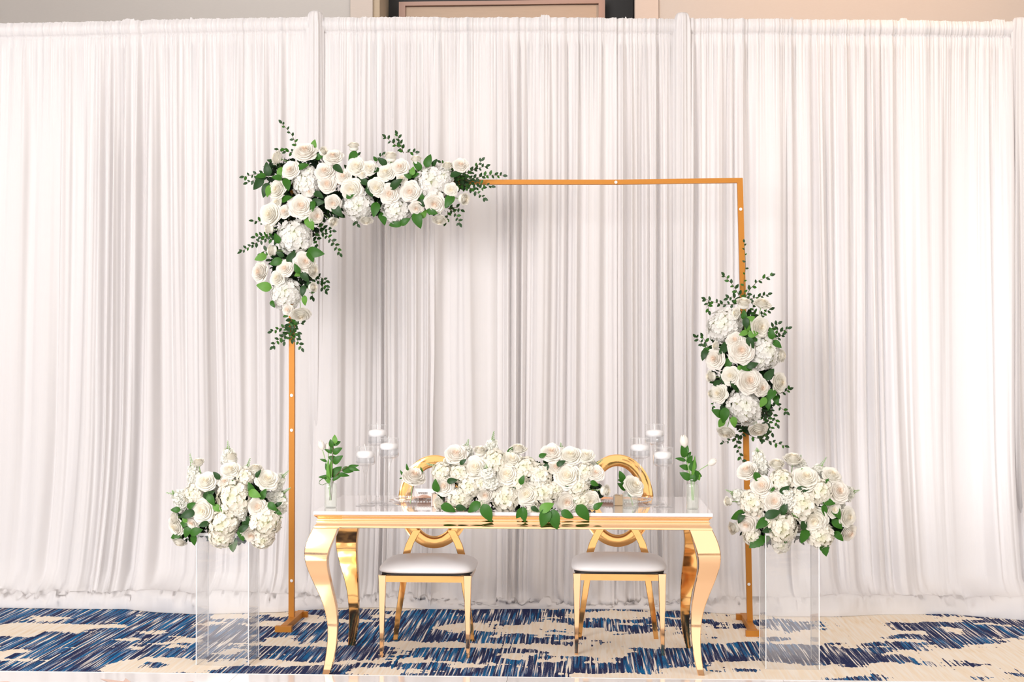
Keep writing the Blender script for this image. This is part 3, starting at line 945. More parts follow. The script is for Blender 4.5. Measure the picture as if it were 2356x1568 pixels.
def hyd_mesh(seed, m):
    r = random.Random(seed)
    mb = MB()
    n = 120
    for i in range(n):
        ph = math.acos(1 - 2 * (i + .5) / n)
        if ph > 2.2:
            continue
        th = PI * (1 + 5 ** .5) * i + r.uniform(-.15, .15)
        nrm = Vector((math.sin(ph) * math.cos(th), math.sin(ph) * math.sin(th), math.cos(ph)))
        rad = .88 + r.uniform(-.09, .09)
        nrm = (nrm + Vector((r.uniform(-.3, .3), r.uniform(-.3, .3), r.uniform(-.3, .3)))).normalized()
        pos = Vector((math.sin(ph) * math.cos(th), math.sin(ph) * math.sin(th), math.cos(ph) * .86)) * rad
        q = nrm.to_track_quat('Z', 'Y')
        sp_ = r.uniform(0, PI)
        sz = r.uniform(.17, .23)
        for k in range(4):
            a = sp_ + k * PI / 2
            vs = []
            for (u, v, h) in ((0, .02, -.05), (-.55, .45, .03), (0, .45, -.04), (.55, .45, .03), (-.5, .95, .12), (0, 1.12, .03), (.5, .95, .12)):
                x, y = u * sz, v * sz
                vs.append(pos + q @ Vector((x * math.cos(a) - y * math.sin(a), x * math.sin(a) + y * math.cos(a), h * sz * 2.2)))
            mb.add(vs, [(0, 2, 1), (0, 3, 2), (1, 2, 5, 4), (2, 3, 6, 5)])
    # inner body hides the hollow
    mb.lathe([(.02, -.35), (.5, -.3), (.7, 0), (.66, .3), (.42, .56), (.0, .66)], 14, mi=1)
    return mb.mesh('hydrangea', [m, mat('hydrangea_shade', (.62, .64, .42), .8)], True, 0)
HYD = [hyd_mesh(1, M_hyd), hyd_mesh(2, M_hyd), hyd_mesh(3, M_hydc), hyd_mesh(4, M_hydc)]

def leaf_mesh(name, m, width=.62, fold=.16, bend=.25, serr=False, tipl=1.0):
    mb = MB()
    n = 9
    vs = []
    for i in range(n + 1):
        t = i / n
        w = width / 2 * (math.sin(PI * t ** .8) ** .75) * (1.0 - .25 * t)
        if serr and 0 < i < n:
            w *= 1 + (.09 if i % 2 else -.04)
        zc = bend * (t - t * t) * 1.0 - .12 * t * t
        for u in (-1, -.55, 0, .55, 1):
            vs.append((u * w, t, zc + fold * abs(u) * w * 1.3 - .05 * (abs(u) == 1) * w))
    fs = []
    for i in range(n):
        for j in range(4):
            a = i * 5 + j
            fs.append((a, a + 1, a + 6, a + 5))
    mb.add(vs, fs)
    mb.add([(-.008, -.18, 0), (.008, -.18, 0), (.008, .02, .01), (-.008, .02, .01)], [(0, 1, 2, 3)])
    return mb.mesh(name, m, True, 0)
LEAF = {'d': leaf_mesh('leaf', M_leafd), 'm': leaf_mesh('leaf', M_leafm, .66), 'l': leaf_mesh('leaf', M_leafl, .7, .08), 's': leaf_mesh('leaf', M_leafm, .68, .1, .2, True),
        'n': leaf_mesh('leaf', M_leafm, .40, .2, .2), 'N': leaf_mesh('leaf', M_leafl, .17, .2, .2)}
def small_leaf_mesh(m, w):
    mb = MB()
    vs = []
    prof = [(0, .0), (.2, .8), (.5, 1.0), (.8, .6), (1, 0)]
    for t, q in prof:
        for u in (-1, 0, 1):
            vs.append((u * q * w / 2, t, .05 * abs(u) * q + .1 * t * (1 - t) * 4 * .3))
    fs = []
    for i in range(4):
        for j in range(2):
            a = i * 3 + j
            fs.append((a, a + 1, a + 4, a + 3))
    mb.add(vs, fs)
    return mb.mesh('leaf', m, True, 0)
SLEAF = [small_leaf_mesh(M_leafd, .58), small_leaf_mesh(M_leafm, .6)]

def stock_mesh(seed, bare=.32):
    """spike from (0,0,0) to (0,0,1): ruffled white florets, then green buds at the tip"""
    r = random.Random(seed)
    mb = MB()
    mb.tube([(0, 0, -.1), (.01, 0, .5), (0, .01, 1)], [.02, .016, .008], 5, 1)
    for i in range(30):
        t = i / 30
        z = t * (1 - bare)
        a = i * 2.4
        rad = .20 * (1 - .45 * t)
        c = Vector((rad * math.cos(a), rad * math.sin(a), z))
        nrm = Vector((math.cos(a), math.sin(a), .6)).normalized()
        q = nrm.to_track_quat('Z', 'Y')
        sz = .20 * (1 - .4 * t) * r.uniform(.85, 1.15)
        for ring, (cnt, tilt) in enumerate(((5, .15), (4, .75))):
            for k in range(cnt):
                b = 2 * PI * k / cnt + r.uniform(-.3, .3)
                vs = []
                for (u, v, h) in ((0, 0, 0), (-.5, .6, .12), (0, .6, 0), (.5, .6, .12), (-.42, 1, .05), (.42, 1, .16)):
                    x, y = u * sz, v * sz * math.cos(tilt)
                    hh = h * sz + v * sz * math.sin(tilt)
                    vs.append(c + q @ Vector((x * math.cos(b) - y * math.sin(b), x * math.sin(b) + y * math.cos(b), hh)))
                mb.add(vs, [(0, 2, 1), (0, 3, 2), (1, 2, 5, 4), (2, 3, 5)])
    for i in range(16):
        t = i / 15
        z = (1 - bare) + t * bare
        a = i * 2.1
        rad = .07 * (1 - t * .75)
        c = Vector((rad * math.cos(a), rad * math.sin(a), z))
        s = .034 * (1 - .4 * t)
        vs = [c + Vector((s * x, s * y, s * 1.6 * w)) for x, y, w in ((1, 0, 0), (0, 1, 0), (-1, 0, 0), (0, -1, 0), (0, 0, 1), (0, 0, -1))]
        mb.add(vs, [(0, 1, 4), (1, 2, 4), (2, 3, 4), (3, 0, 4), (1, 0, 5), (2, 1, 5), (3, 2, 5), (0, 3, 5)], 1 if i > 5 else 2)
        mb.add([c * 1.0, Vector((0, 0, z - .03)), Vector((.006, 0, z - .03))], [(0, 1, 2)], 1)
    return mb.mesh('stock_flower', [M_stock, M_bud, M_stemg], True, 0)
STOCK = [stock_mesh(1), stock_mesh(2, .42), stock_mesh(3, .15)]

def orient(loc, zdir, spin, sc, rel):
    z = Vector(zdir).normalized()
    q = z.to_track_quat('Z', 'Y')
    return Matrix.Translation(Vector(loc) - rel) @ q.to_matrix().to_4x4() @ Matrix.Rotation(spin, 4, 'Z') @ Matrix.Diagonal((*(sc if isinstance(sc, tuple) else (sc, sc, sc)), 1))
def leaf_mtx(loc, ang, length, rel, tilt=.25, r=random, face=None):
    a = math.radians(ang)
    y = Vector((math.cos(a), -tilt, math.sin(a))).normalized()
    z = Vector((r.uniform(-.35, .35), -1, r.uniform(-.1, .5)))
    z = (z - y * z.dot(y)).normalized()
    x = y.cross(z)
    m = Matrix((x, y, z)).transposed().to_4x4()
    return Matrix.Translation(Vector(loc) - rel) @ m @ Matrix.Diagonal((length, length, length, 1))

def sprig(parent, rel, path, Y, r, lpx=12.0, dens=7.5, light=.3, bow=.0, thick=.0016):
    """thin stem through pixel points with paired small leaves, each leaf an object"""
    pts = []
    for i, p in enumerate(path):
        yy = Y + (p[2] if len(p) > 2 else 0)
        pts.append(P(p[0], p[1], yy))
    fine, seg = [], 8
    for a, b in zip(pts[:-1], pts[1:]):
        for k in range(seg):
            fine.append(a.lerp(b, k / seg))
    fine.append(pts[-1])
    for _ in range(4):
        fine = [fine[0]] + [(fine[i - 1] + fine[i] * 2 + fine[i + 1]) / 4 for i in range(1, len(fine) - 1)] + [fine[-1]]
    me = MB().tube([p - rel for p in fine], [thick * (1.2 - .6 * i / len(fine)) for i in range(len(fine))], 4).mesh('sprig', M_stem)
    s = link('sprig', me, parent)
    sc = F / Y
    L_ = lpx / sc
    step = dens / sc
    tot, acc, side = 0, step * .5, 1
    for i in range(1, len(fine)):
        d = (fine[i] - fine[i - 1])
        ln = d.length
        dn = d.normalized()
        while acc <= ln:
            p = fine[i - 1] + dn * acc
            da = math.degrees(math.atan2(dn.z, dn.x))
            frac = (i + acc / max(ln, 1e-6)) / len(fine)
            a = da + side * r.uniform(38, 75)
            mt = leaf_mtx(p, a, L_ * r.uniform(.8, 1.2) * (1.1 - .3 * frac), rel, r.uniform(-.3, .6), r)
            link('leaf', SLEAF[1 if r.random() < light else 0], s, mtx=mt)
            side = -side
            acc += step * r.uniform(.7, 1.25)
        acc -= ln
    link('leaf', SLEAF[0], s, mtx=leaf_mtx(fine[-1], da, L_, rel, .2, r))
    return s

def arrangement(name, base, label, Y, centers, roses, hyds, leaves, sprigs=(), stocks=(), fill=(), seed=1, bulge=.11, filln=220, cream=False, group=None, sprigY=-.03, leaf_front=None):
    """centers: pixel polyline of the spine, from which heads lean outwards"""
    r = random.Random(seed)
    rel = Vector(base)
    root = thing(name, base, label, 'flowers', group)
    def near(px, py):
        best = None
        for (ax, ay), (bx, by) in zip(centers[:-1], centers[1:]):
            L2 = (bx - ax) ** 2 + (by - ay) ** 2 + 1e-9
            t = max(0, min(1, ((px - ax) * (bx - ax) + (py - ay) * (by - ay)) / L2))
            qx, qy = ax + t * (bx - ax), ay + t * (by - ay)
            d = math.hypot(px - qx, py - qy)
            if best is None or d < best[0]:
                best = (d, (px - qx), (py - qy))
        return best
    for e in hyds:
        px, py, pr = e[:3]
        d, dx, dy = near(px, py)
        R = pr / (F / Y) * (.94 if cream else 1)
        y = Y - bulge * max(0, 1 - (d / 130) ** 2) + R * (.12 if cream else .3)
        z = Vector((dx / 160, -1, -dy / 160 + .12))
        me = HYD[(2 if (cream or (len(e) > 3 and e[3] == 'c')) else 0) + r.randint(0, 1)]
        link('hydrangea', me, root, mtx=orient(P(px, py, y), z, r.uniform(0, 6), (R * 1.06, R * r.uniform(.9, 1.05), R * .9), rel))
    for e in roses:
        px, py, pr = e[:3]
        kind = e[3] if len(e) > 3 else ''
        d, dx, dy = near(px, py)
        R = pr / (F / Y) * (.95 if cream else .98)
        y = Y - bulge * max(0, 1 - (d / 130) ** 2) + (.004 if cream else -.012)
        tx, tz = dx / 95 + r.uniform(-.12, .12), -dy / 95 + r.uniform(-.05, .25)
        if 'u' in kind: tz += 1.3
        if 'v' in kind: tz -= 1.3
        if 'l' in kind: tx -= 1.3
        if 'r' in kind: tx += 1.3
        me = ROSE[r.choice([0, 1, 3, 4]) if not kind else r.choice([2, 5, 4])]
        if 'p' in kind: me = ROSE[1]
        link('rose', me, root, mtx=orient(P(px, py, y), (tx, -1, tz), r.uniform(0, 6), R, rel))
        if kind and ('u' in kind or 'l' in kind or 'r' in kind or 'v' in kind):
            d_ = Vector((tx, -1, tz)).normalized()
            c = P(px, py, y)
            link('stem', MB().tube([c - d_ * R * .4 - rel, c - d_ * R * 2.2 - rel], .0022, 5).mesh('stem', M_stemg), root)
    for e in leaves:
        px, py, ln, ang, k = e
        d, dx, dy = near(px, py)
        y = Y - bulge * max(0, 1 - (d / 130) ** 2) - r.uniform(.0, .035)
        if leaf_front is not None and py > leaf_front[0]:
            y = leaf_front[1]
        a = math.radians(ang)
        bx, by = px - math.cos(a) * ln * .5, py + math.sin(a) * ln * .5
        link('leaf', LEAF[k], root, mtx=leaf_mtx(P(bx, by, y), ang, ln / (F / Y) * 1.08, rel, r.uniform(.0, .35) if y > (leaf_front[1] + .001 if leaf_front else -1) else .05, r))
    for s in sprigs:
        opt = {}
        if isinstance(s, dict):
            opt = {k: v for k, v in s.items() if k != 'p'}
            s = s['p']
        sprig(root, rel, s, Y + sprigY, r, **opt)
    for e in stocks:
        x0, y0, x1, y1 = e[:4]
        k = e[4] if len(e) > 4 else 0
        dep = e[5] if len(e) > 5 else -.02
        a, b = P(x0, y0, Y + dep), P(x1, y1, Y + dep - .015)
        Ls = (b - a).length
        wd = max(.115, Ls * .8)
        link('stock_flower', STOCK[k], root, mtx=orient(a, b - a, r.uniform(0, 6), (wd, wd, Ls), rel))
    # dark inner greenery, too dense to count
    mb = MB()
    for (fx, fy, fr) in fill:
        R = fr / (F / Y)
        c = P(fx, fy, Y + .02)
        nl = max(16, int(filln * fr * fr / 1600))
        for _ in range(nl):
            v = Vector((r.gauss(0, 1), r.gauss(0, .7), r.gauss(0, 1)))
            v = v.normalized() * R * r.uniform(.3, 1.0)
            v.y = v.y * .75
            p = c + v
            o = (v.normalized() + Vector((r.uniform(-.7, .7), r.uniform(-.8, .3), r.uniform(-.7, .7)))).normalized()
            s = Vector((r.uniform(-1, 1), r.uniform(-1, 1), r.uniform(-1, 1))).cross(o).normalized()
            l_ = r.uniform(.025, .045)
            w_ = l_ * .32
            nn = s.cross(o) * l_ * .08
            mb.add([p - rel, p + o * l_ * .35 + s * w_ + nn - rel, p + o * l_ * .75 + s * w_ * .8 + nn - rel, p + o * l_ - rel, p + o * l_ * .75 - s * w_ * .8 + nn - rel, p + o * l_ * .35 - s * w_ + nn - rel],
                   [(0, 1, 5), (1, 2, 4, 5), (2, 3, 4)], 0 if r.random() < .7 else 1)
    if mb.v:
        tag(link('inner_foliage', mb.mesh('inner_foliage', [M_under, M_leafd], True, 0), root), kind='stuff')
    return root

# ---- arch flowers, upper left
AL_r = [(702, 351, 23), (641, 364, 18, 'l'), (742, 350, 14, 'r'), (767, 363, 19), (814, 341, 16, 'u'), (670, 392, 18), (748, 396, 20, 'p'), (754, 423, 20), (791, 407, 16), (821, 384, 19), (640, 437, 20), (809, 434, 21),
        (692, 475, 23, 'p'), (767, 466, 18), (624, 494, 24), (655, 488, 15), (726, 496, 17), (764, 508, 15, 'r'), (623, 526, 16, 'l'), (843, 505, 14, 'v'), (850, 387, 15), (637, 465, 11), (899, 365, 18, 'u'), (889, 398, 18),
        (921, 386, 18, 'p'), (958, 372, 16, 'u'), (867, 431, 19), (897, 446, 20, 'p'), (944.5, 440, 20, 'p'), (1001, 466, 21), (958, 477, 14), (1030, 384, 14, 'u'), (1060, 382, 17), (1038, 436, 13), (1064, 457, 17, 'r'), (1011, 503, 16, 'v'),
        (925, 410, 11), (630, 576, 17, 'l'), (602, 626, 22), (657, 618, 17, 'p'), (701, 604, 21, 'p'), (717, 622, 17, 'r'), (640, 640, 17), (717, 661, 14, 'r'), (692, 720, 20, 'v'), (663, 712, 12), (835, 400, 10), (712, 440, 10)]
AL_h = [(705, 423, 33), (678, 545, 40), (824, 470, 36), (996, 419, 40), (912, 482, 34), (658, 676, 38), (712, 396, 15), (1020, 410, 26)]
AL_l = [(722, 334, 24, 80, 'l'), (736, 359, 24, 40, 'm'), (616, 390, 32, 100, 'd'), (595, 421, 34, 235, 'd'), (612, 436, 34, 250, 'd'), (619, 438, 28, 250, 'l'), (646, 397, 28, 250, 'l'), (638, 409, 24, 170, 'm'), (697, 383, 26, 20, 'm'),
        (661, 424, 30, 290, 'm'), (731, 466, 32, 0, 'd'), (719, 475, 28, 260, 'm'), (776, 484, 34, 310, 'd'), (660, 458, 28, 20, 'm'), (778, 388, 28, 320, 'd'), (713, 513, 32, 300, 'l'), (985, 371, 30, 70, 'm'), (961, 381, 26, 130, 'm'),
        (949, 394, 20, 80, 'l'), (939, 405, 18, 160, 'm'), (955, 403, 20, 20, 'm'), (1034, 462, 34, 240, 'm'), (970, 451, 20, 100, 'm'), (969, 465, 22, 300, 'd'), (864, 481, 34, 260, 'm'), (881, 502, 30, 290, 'm'), (912, 514, 32, 190, 'm'),
        (932, 510, 26, 30, 'm'), (961, 505, 38, 290, 'm'), (974, 493, 22, 50, 'l'), (994, 487, 26, 340, 'm'), (912, 424, 34, 40, 'd'), (609, 659, 34, 170, 'l'), (601, 592, 28, 200, 'l'), (726, 581, 40, 350, 'm'), (716, 590, 28, 300, 'm'),
        (691, 629, 26, 200, 'l'), (684, 618, 24, 120, 'm'), (701, 636, 28, 310, 'd'), (713, 653, 18, 0, 'd'), (701, 690, 22, 270, 'l'), (628, 699, 18, 300, 'm'), (698, 668, 26, 260, 'd'), (671, 592, 34, 60, 'd'), (638, 549, 24, 110, 'm'),
        (636, 602, 30, 200, 'm'), (806, 450, 22, 30, 'm'), (880, 372, 26, 140, 'd'), (850, 440, 26, 300, 'd'), (1000, 375, 20, 60, 'd'), (812, 360, 30, 240, 'm'), (650, 345, 14, 20, 'm'), (600, 405, 24, 180, 'm'), (645, 585, 20, 150, 'd'),
        (838, 418, 28, 330, 'd'), (864, 392, 22, 200, 'd'), (1048, 402, 26, 10, 'd'), (733, 448, 26, 330, 'd'), (658, 726, 14, 200, 'm')]
AL_s = [[(700, 362), (682, 335), (672, 310), (649, 284)], [(688, 352), (666, 350), (642, 345)], [(614, 398), (590, 400), (562, 406)], [(612, 404), (590, 412), (570, 420)], [(798, 392), (803, 375), (822, 358)],
        [(928, 352), (922, 330), (914, 310)], [(926, 345), (908, 332), (888, 316)], [(934, 350), (946, 350), (955, 350)], [(866, 375), (870, 365), (879, 357)], [(1048, 400), (1040, 385), (1015, 374)],
        {'p': [(1040, 412), (1080, 400), (1108, 370)], 'dens': 6.5}, {'p': [(1040, 416), (1090, 410), (1125, 402), (1157, 404)], 'dens': 6.5}, {'p': [(1045, 420), (1080, 430), (1114, 455)], 'dens': 6}, {'p': [(1050, 412), (1085, 418), (1130, 428)], 'dens': 7},
        {'p': [(1040, 405), (1070, 398), (1095, 388), (1118, 382)], 'dens': 7}, {'p': [(1042, 424), (1075, 434), (1110, 432)], 'dens': 7}, {'p': [(1030, 478), (1048, 490), (1058, 513)], 'dens': 6}, [(1032, 480), (1050, 476), (1060, 482)], [(1030, 485), (1030, 500), (1026, 510)],
        [(640, 512), (620, 510), (584, 508)], {'p': [(640, 552), (612, 548), (586, 560), (556, 578)], 'dens': 6}, {'p': [(636, 545), (610, 542), (588, 545)], 'dens': 6}, [(622, 575), (605, 578), (598, 590)],
        {'p': [(735, 528), (752, 542), (770, 560), (782, 582)], 'dens': 6}, {'p': [(730, 520), (748, 526), (764, 530)], 'dens': 6}, {'p': [(722, 535), (730, 550), (728, 562)], 'dens': 6}, {'p': [(712, 640), (730, 645), (750, 656)], 'dens': 5.5}, [(715, 640), (732, 634), (750, 645)], [(735, 650), (744, 662), (748, 668)],
        [(712, 672), (718, 675), (720, 683)], {'p': [(674, 728), (664, 750), (645, 755), (626, 762)], 'dens': 6.5}, {'p': [(672, 750), (660, 770), (640, 780), (628, 796)], 'dens': 6.5}, {'p': [(672, 755), (680, 775), (694, 800)], 'dens': 6.5},
        {'p': [(670, 745), (680, 748), (694, 742)], 'dens': 6}, {'p': [(670, 725), (668, 745), (672, 780)], 'dens': 5}, {'p': [(668, 740), (658, 765), (655, 785)], 'dens': 6}, {'p': [(672, 740), (682, 760), (686, 768)], 'dens': 6},
        [(650, 385), (640, 378), (625, 372)], [(715, 520), (722, 512), (740, 508)], [(820, 500), (816, 508), (822, 515)]]
AL_f = [(640, 400, 26), (690, 400, 34), (730, 420, 34), (780, 430, 34), (830, 430, 34), (870, 430, 36), (915, 430, 38), (960, 430, 38), (1010, 430, 34), (760, 470, 34), (720, 480, 34), (670, 470, 34), (650, 520, 28), (700, 520, 28),
        (675, 580, 34), (650, 600, 30), (690, 630, 32), (665, 660, 28), (880, 470, 28), (940, 470, 28), (1000, 460, 26), (740, 380, 26), (1050, 415, 20)]
arrangement('floral_garland', P(740, 440, YA - .03), 'large corner garland of white roses and hydrangeas on the arch upper left', YA - .05,
            [(1050, 415), (690, 415), (665, 500), (670, 700)], AL_r, AL_h, AL_l, AL_s, (), AL_f, 5, .12, 240, group='garlands tied to the arch', sprigY=.0)

# ---- arch flowers, right post
AR_r = [(1710, 702, 19, 'u'), (1753, 701, 18, 'u'), (1746, 752, 21), (1691, 782, 16), (1705, 806, 25, 'p'), (1646, 825, 20, 'p'), (1639, 866, 16, 'l'), (1682, 864, 18), (1722, 877, 25, 'p'), (1750, 892, 17), (1791, 879, 19), (1795, 818, 15, 'r'),
        (1655, 905, 18), (1671, 991, 18, 'v'), (1744, 984, 20, 'v'), (1648, 796, 11, 'l'), (1637, 905, 10, 'l'), (1695, 720, 12, 'l')]
AR_h = [(1667, 748, 40), (1760, 808, 40), (1712, 936, 42), (1748, 830, 22)]
AR_l = [(1720, 752, 22, 80, 'l'), (1731, 768, 24, 10, 'l'), (1711, 766, 20, 200, 'l'), (1736, 777, 28, 350, 'm'), (1726, 787, 28, 300, 'd'), (1712, 781, 22, 180, 'm'), (1666, 800, 34, 230, 'd'), (1624, 809, 26, 220, 'm'), (1620, 815, 26, 250, 'd'),
        (1787, 791, 24, 320, 'm'), (1775, 768, 26, 100, 'm'), (1676, 834, 28, 250, 'm'), (1704, 850, 22, 300, 'l'), (1690, 886, 32, 300, 'd'), (1769, 862, 32, 50, 'd'), (1774, 907, 30, 240, 'm'), (1756, 924, 24, 240, 'l'), (1765, 926, 28, 280, 'm'),
        (1652, 950, 30, 150, 'm'), (1667, 953, 34, 260, 'm'), (1688, 969, 24, 280, 'l'), (1660, 972, 24, 250, 'l'), (1712, 725, 22, 90, 'm'), (1724, 735, 24, 30, 'l'), (1716, 742, 26, 270, 'd'), (1665, 870, 26, 270, 'd'), (1730, 840, 26, 20, 'd'),
        (1716, 846, 26, 340, 'm'), (1650, 880, 22, 30, 'd'), (1765, 700, 14, 0, 'm'), (1786, 920, 22, 280, 'm')]
AR_s = [{'p': [(1714, 690), (1711, 650), (1716, 610), (1712, 558)], 'dens': 13, 'lpx': 9}, {'p': [(1712, 690), (1725, 665), (1745, 645), (1773, 634)], 'dens': 9}, {'p': [(1714, 690), (1740, 684), (1766, 677)], 'dens': 7}, {'p': [(1706, 690), (1690, 660), (1667, 634)], 'dens': 8},
        {'p': [(1705, 695), (1690, 700), (1660, 700), (1624, 688)], 'dens': 8}, {'p': [(1700, 690), (1685, 682), (1675, 686)], 'dens': 7}, {'p': [(1630, 690), (1628, 700), (1631, 714)], 'dens': 6}, {'p': [(1745, 735), (1755, 720), (1772, 712)], 'dens': 6}, {'p': [(1740, 725), (1733, 712), (1732, 700)], 'dens': 6},
        {'p': [(1768, 790), (1780, 770), (1812, 756)], 'dens': 6}, {'p': [(1766, 775), (1775, 755), (1790, 745)], 'dens': 6}, {'p': [(1768, 778), (1782, 782), (1800, 770)], 'dens': 6}, {'p': [(1640, 812), (1620, 795), (1602, 776)], 'dens': 7}, {'p': [(1636, 815), (1625, 790), (1617, 775)], 'dens': 8},
        {'p': [(1780, 905), (1795, 905), (1815, 896)], 'dens': 6}, {'p': [(1775, 915), (1788, 930), (1808, 947)], 'dens': 8}, {'p': [(1765, 930), (1778, 950), (1788, 975)], 'dens': 6}, {'p': [(1760, 935), (1768, 965), (1776, 995)], 'dens': 6},
        {'p': [(1752, 940), (1756, 965), (1765, 985)], 'dens': 6}, {'p': [(1765, 985), (1758, 1000), (1755, 1010)], 'dens': 6}, {'p': [(1718, 996), (1735, 1006), (1765, 1012), (1805, 1025)], 'dens': 9}, {'p': [(1706, 1000), (1690, 1008), (1664, 1018)], 'dens': 8, 'lpx': 9},
        {'p': [(1690, 995), (1694, 1015), (1700, 1040), (1711, 1068)], 'dens': 8}, {'p': [(1712, 970), (1710, 985), (1706, 1000)], 'dens': 6}, {'p': [(1740, 1000), (1755, 1005), (1762, 1000)], 'dens': 6}, {'p': [(1650, 905), (1642, 920), (1640, 935)], 'dens': 7, 'lpx': 8}]
AR_f = [(1715, 740, 24), (1690, 790, 30), (1730, 790, 30), (1700, 830, 34), (1740, 850, 30), (1665, 860, 26), (1700, 880, 34), (1760, 890, 26), (1690, 920, 30), (1740, 930, 28), (1710, 975, 14), (1660, 800, 20)]
arrangement('floral_garland', P(1712, 850, YA - .03), 'tall garland of white roses and hydrangeas on the arch right post', YA - .05, [(1712, 730), (1712, 960)], AR_r, AR_h, AR_l, AR_s, (), AR_f, 9, .12, 240,
            group='garlands tied to the arch', sprigY=.0)

# ---- left pedestal flowers
YP1 = ped1.location.y + .09
PL_r = [(531, 1056, 20, 'u'), (531, 1082, 20), (475, 1109, 22), (457, 1066, 15, 'u'), (588, 1080, 16, 'u'), (614, 1105, 23), (468, 1174, 25), (407, 1209, 20), (592, 1165, 21), (579, 1224, 22), (518, 1109, 15), (414, 1243, 16, 'v'), (444, 1199, 16), (405, 1190, 16, 'l')]
PL_h = [(538, 1146, 44), (516, 1200, 42), (510, 1232, 32), (610, 1196, 42), (605, 1236, 30), (445, 1137, 26), (565, 1096, 22)]
PL_l = [(405, 1172, 22, 180, 'm'), (433, 1182, 34, 200, 'd'), (481, 1137, 30, 30, 'd'), (486, 1148, 28, 300, 'm'), (499, 1094, 22, 130, 'd'), (586, 1135, 30, 340, 'l'), (578, 1122, 26, 120, 'm'), (605, 1137, 26, 60, 'm'), (594, 1090, 20, 60, 'd'), (627, 1164, 26, 320, 'm'),
        (638, 1177, 22, 340, 'm'), (640, 1188, 18, 350, 'l'), (536, 1111, 16, 270, 'm'), (566, 1202, 34, 240, 'd'), (556, 1228, 30, 280, 's'), (536, 1250, 34, 275, 's'), (425, 1203, 24, 40, 'm'), (431, 1222, 28, 250, 'm'), (451, 1222, 30, 20, 's'), (446, 1240, 26, 270, 's'),
        (405, 1232, 24, 200, 's'), (500, 1168, 24, 330, 'l'), (440, 1162, 22, 30, 'm'), (470, 1205, 24, 200, 'd'), (640, 1160, 18, 30, 'd'), (425, 1195, 16, 130, 'l'), (560, 1215, 26, 30, 'd')]
PL_s = [(452, 1142, 383, 1133, 1), (430, 1165, 396, 1128, 2), (452, 1112, 437, 1044, 1), (440, 1160, 405, 1152, 2), (527, 1062, 524, 1014, 1), (560, 1102, 575, 1054, 1), (628, 1118, 664, 1082, 1), (625, 1150, 668, 1122, 1), (640, 1170, 655, 1140, 2), (548, 1180, 566, 1160, 0, -.12), (470, 1130, 455, 1085, 2), (535, 1120, 560, 1090, 2),
        (500, 1125, 520, 1098, 2), (450, 1200, 425, 1190, 2)]
PL_f = [(520, 1170, 52), (460, 1160, 36), (580, 1160, 40), (500, 1130, 30), (440, 1200, 30), (590, 1200, 34), (480, 1205, 34), (560, 1205, 36), (600, 1130, 26), (430, 1225, 18)]
arrangement('floral_arrangement', Vector((ped1.location.x, ped1.location.y + .1, .65)), 'white flower mound on the left acrylic pedestal', YP1, [(470, 1165), (575, 1165)], PL_r, PL_h, PL_l, (), PL_s, PL_f, 12, .13, 200, True, 'mounded floral arrangements')

# ---- right pedestal flowers
YP2 = ped2.location.y + .11
PR_r = [(1720, 1085, 23), (1787, 1071, 19, 'u'), (1824, 1060, 22, 'u'), (1854, 1102, 27), (1913, 1094, 19), (1754, 1119, 24), (1780, 1152, 24, 'p'), (1926, 1131, 24, 'p'), (1720, 1202, 21, 'p'), (1692, 1213, 18, 'l'), (1872, 1193, 28), (1948, 1188, 20), (1950, 1223, 20), (1678, 1153, 14, 'l'),
        (1916, 1172, 17), (1747, 1184, 11)]
PR_h = [(1798, 1106, 30), (1732, 1156, 32), (1846, 1158, 40), (1889, 1130, 30), (1798, 1210, 42), (1886, 1228, 36), (1797, 1248, 26), (1730, 1232, 24), (1770, 1200, 20)]
PR_l = [(1742, 1098, 28, 300, 'm'), (1700, 1184, 34, 210, 'm'), (1705, 1190, 26, 240, 'd'), (1776, 1182, 36, 20, 'd'), (1803, 1170, 30, 70, 'd'), (1754, 1202, 34, 220, 'm'), (1742, 1245, 40, 215, 's'), (1763, 1237, 24, 260, 'm'), (1804, 1126, 26, 40, 'd'), (1845, 1125, 26, 0, 'd'),
        (1905, 1154, 28, 350, 'm'), (1896, 1172, 24, 280, 'm'), (1923, 1177, 32, 300, 'm'), (1925, 1204, 30, 320, 'm'), (1928, 1232, 28, 320, 'm'), (1895, 1258, 36, 285, 's'), (1850, 1230, 34, 250, 's'), (1848, 1205, 28, 90, 'd'), (1901, 1108, 16, 60, 'm'), (1765, 1218, 24, 200, 'd'),
        (1830, 1180, 22, 300, 'l'), (1806, 1244, 12, 120, 'm'), (1846, 1083, 12, 100, 'l'), (1730, 1232, 26, 330, 'd'), (1815, 1168, 20, 330, 'd'), (1775, 1126, 16, 30, 'm')]
PR_s = [(1752, 1082, 1741, 1030, 2), (1745, 1100, 1760, 1075, 2), (1868, 1102, 1901, 1052, 1), (1885, 1110, 1880, 1070, 2), (1838, 1070, 1843, 1046, 1), (1712, 1146, 1670, 1126, 1), (1725, 1150, 1690, 1140, 2), (1945, 1136, 1977, 1127, 1), (1942, 1135, 1960, 1142, 2), (1813, 1150, 1811, 1122, 2, -.13), (1816, 1158, 1800, 1150, 2, -.13), (1900, 1120, 1905, 1085, 2), (1925, 1165, 1930, 1140, 2)]
PR_f = [(1830, 1170, 54), (1770, 1170, 44), (1880, 1165, 40), (1740, 1200, 34), (1800, 1140, 36), (1900, 1200, 34), (1835, 1215, 28), (1760, 1225, 26), (1850, 1130, 30), (1930, 1205, 20)]
arrangement('floral_arrangement', Vector((ped2.location.x, ped2.location.y + .12, .66)), 'white flower mound on the right acrylic pedestal', YP2, [(1775, 1160), (1880, 1160)], PR_r, PR_h, PR_l, (), PR_s, PR_f, 15, .13, 200, True, 'mounded floral arrangements')

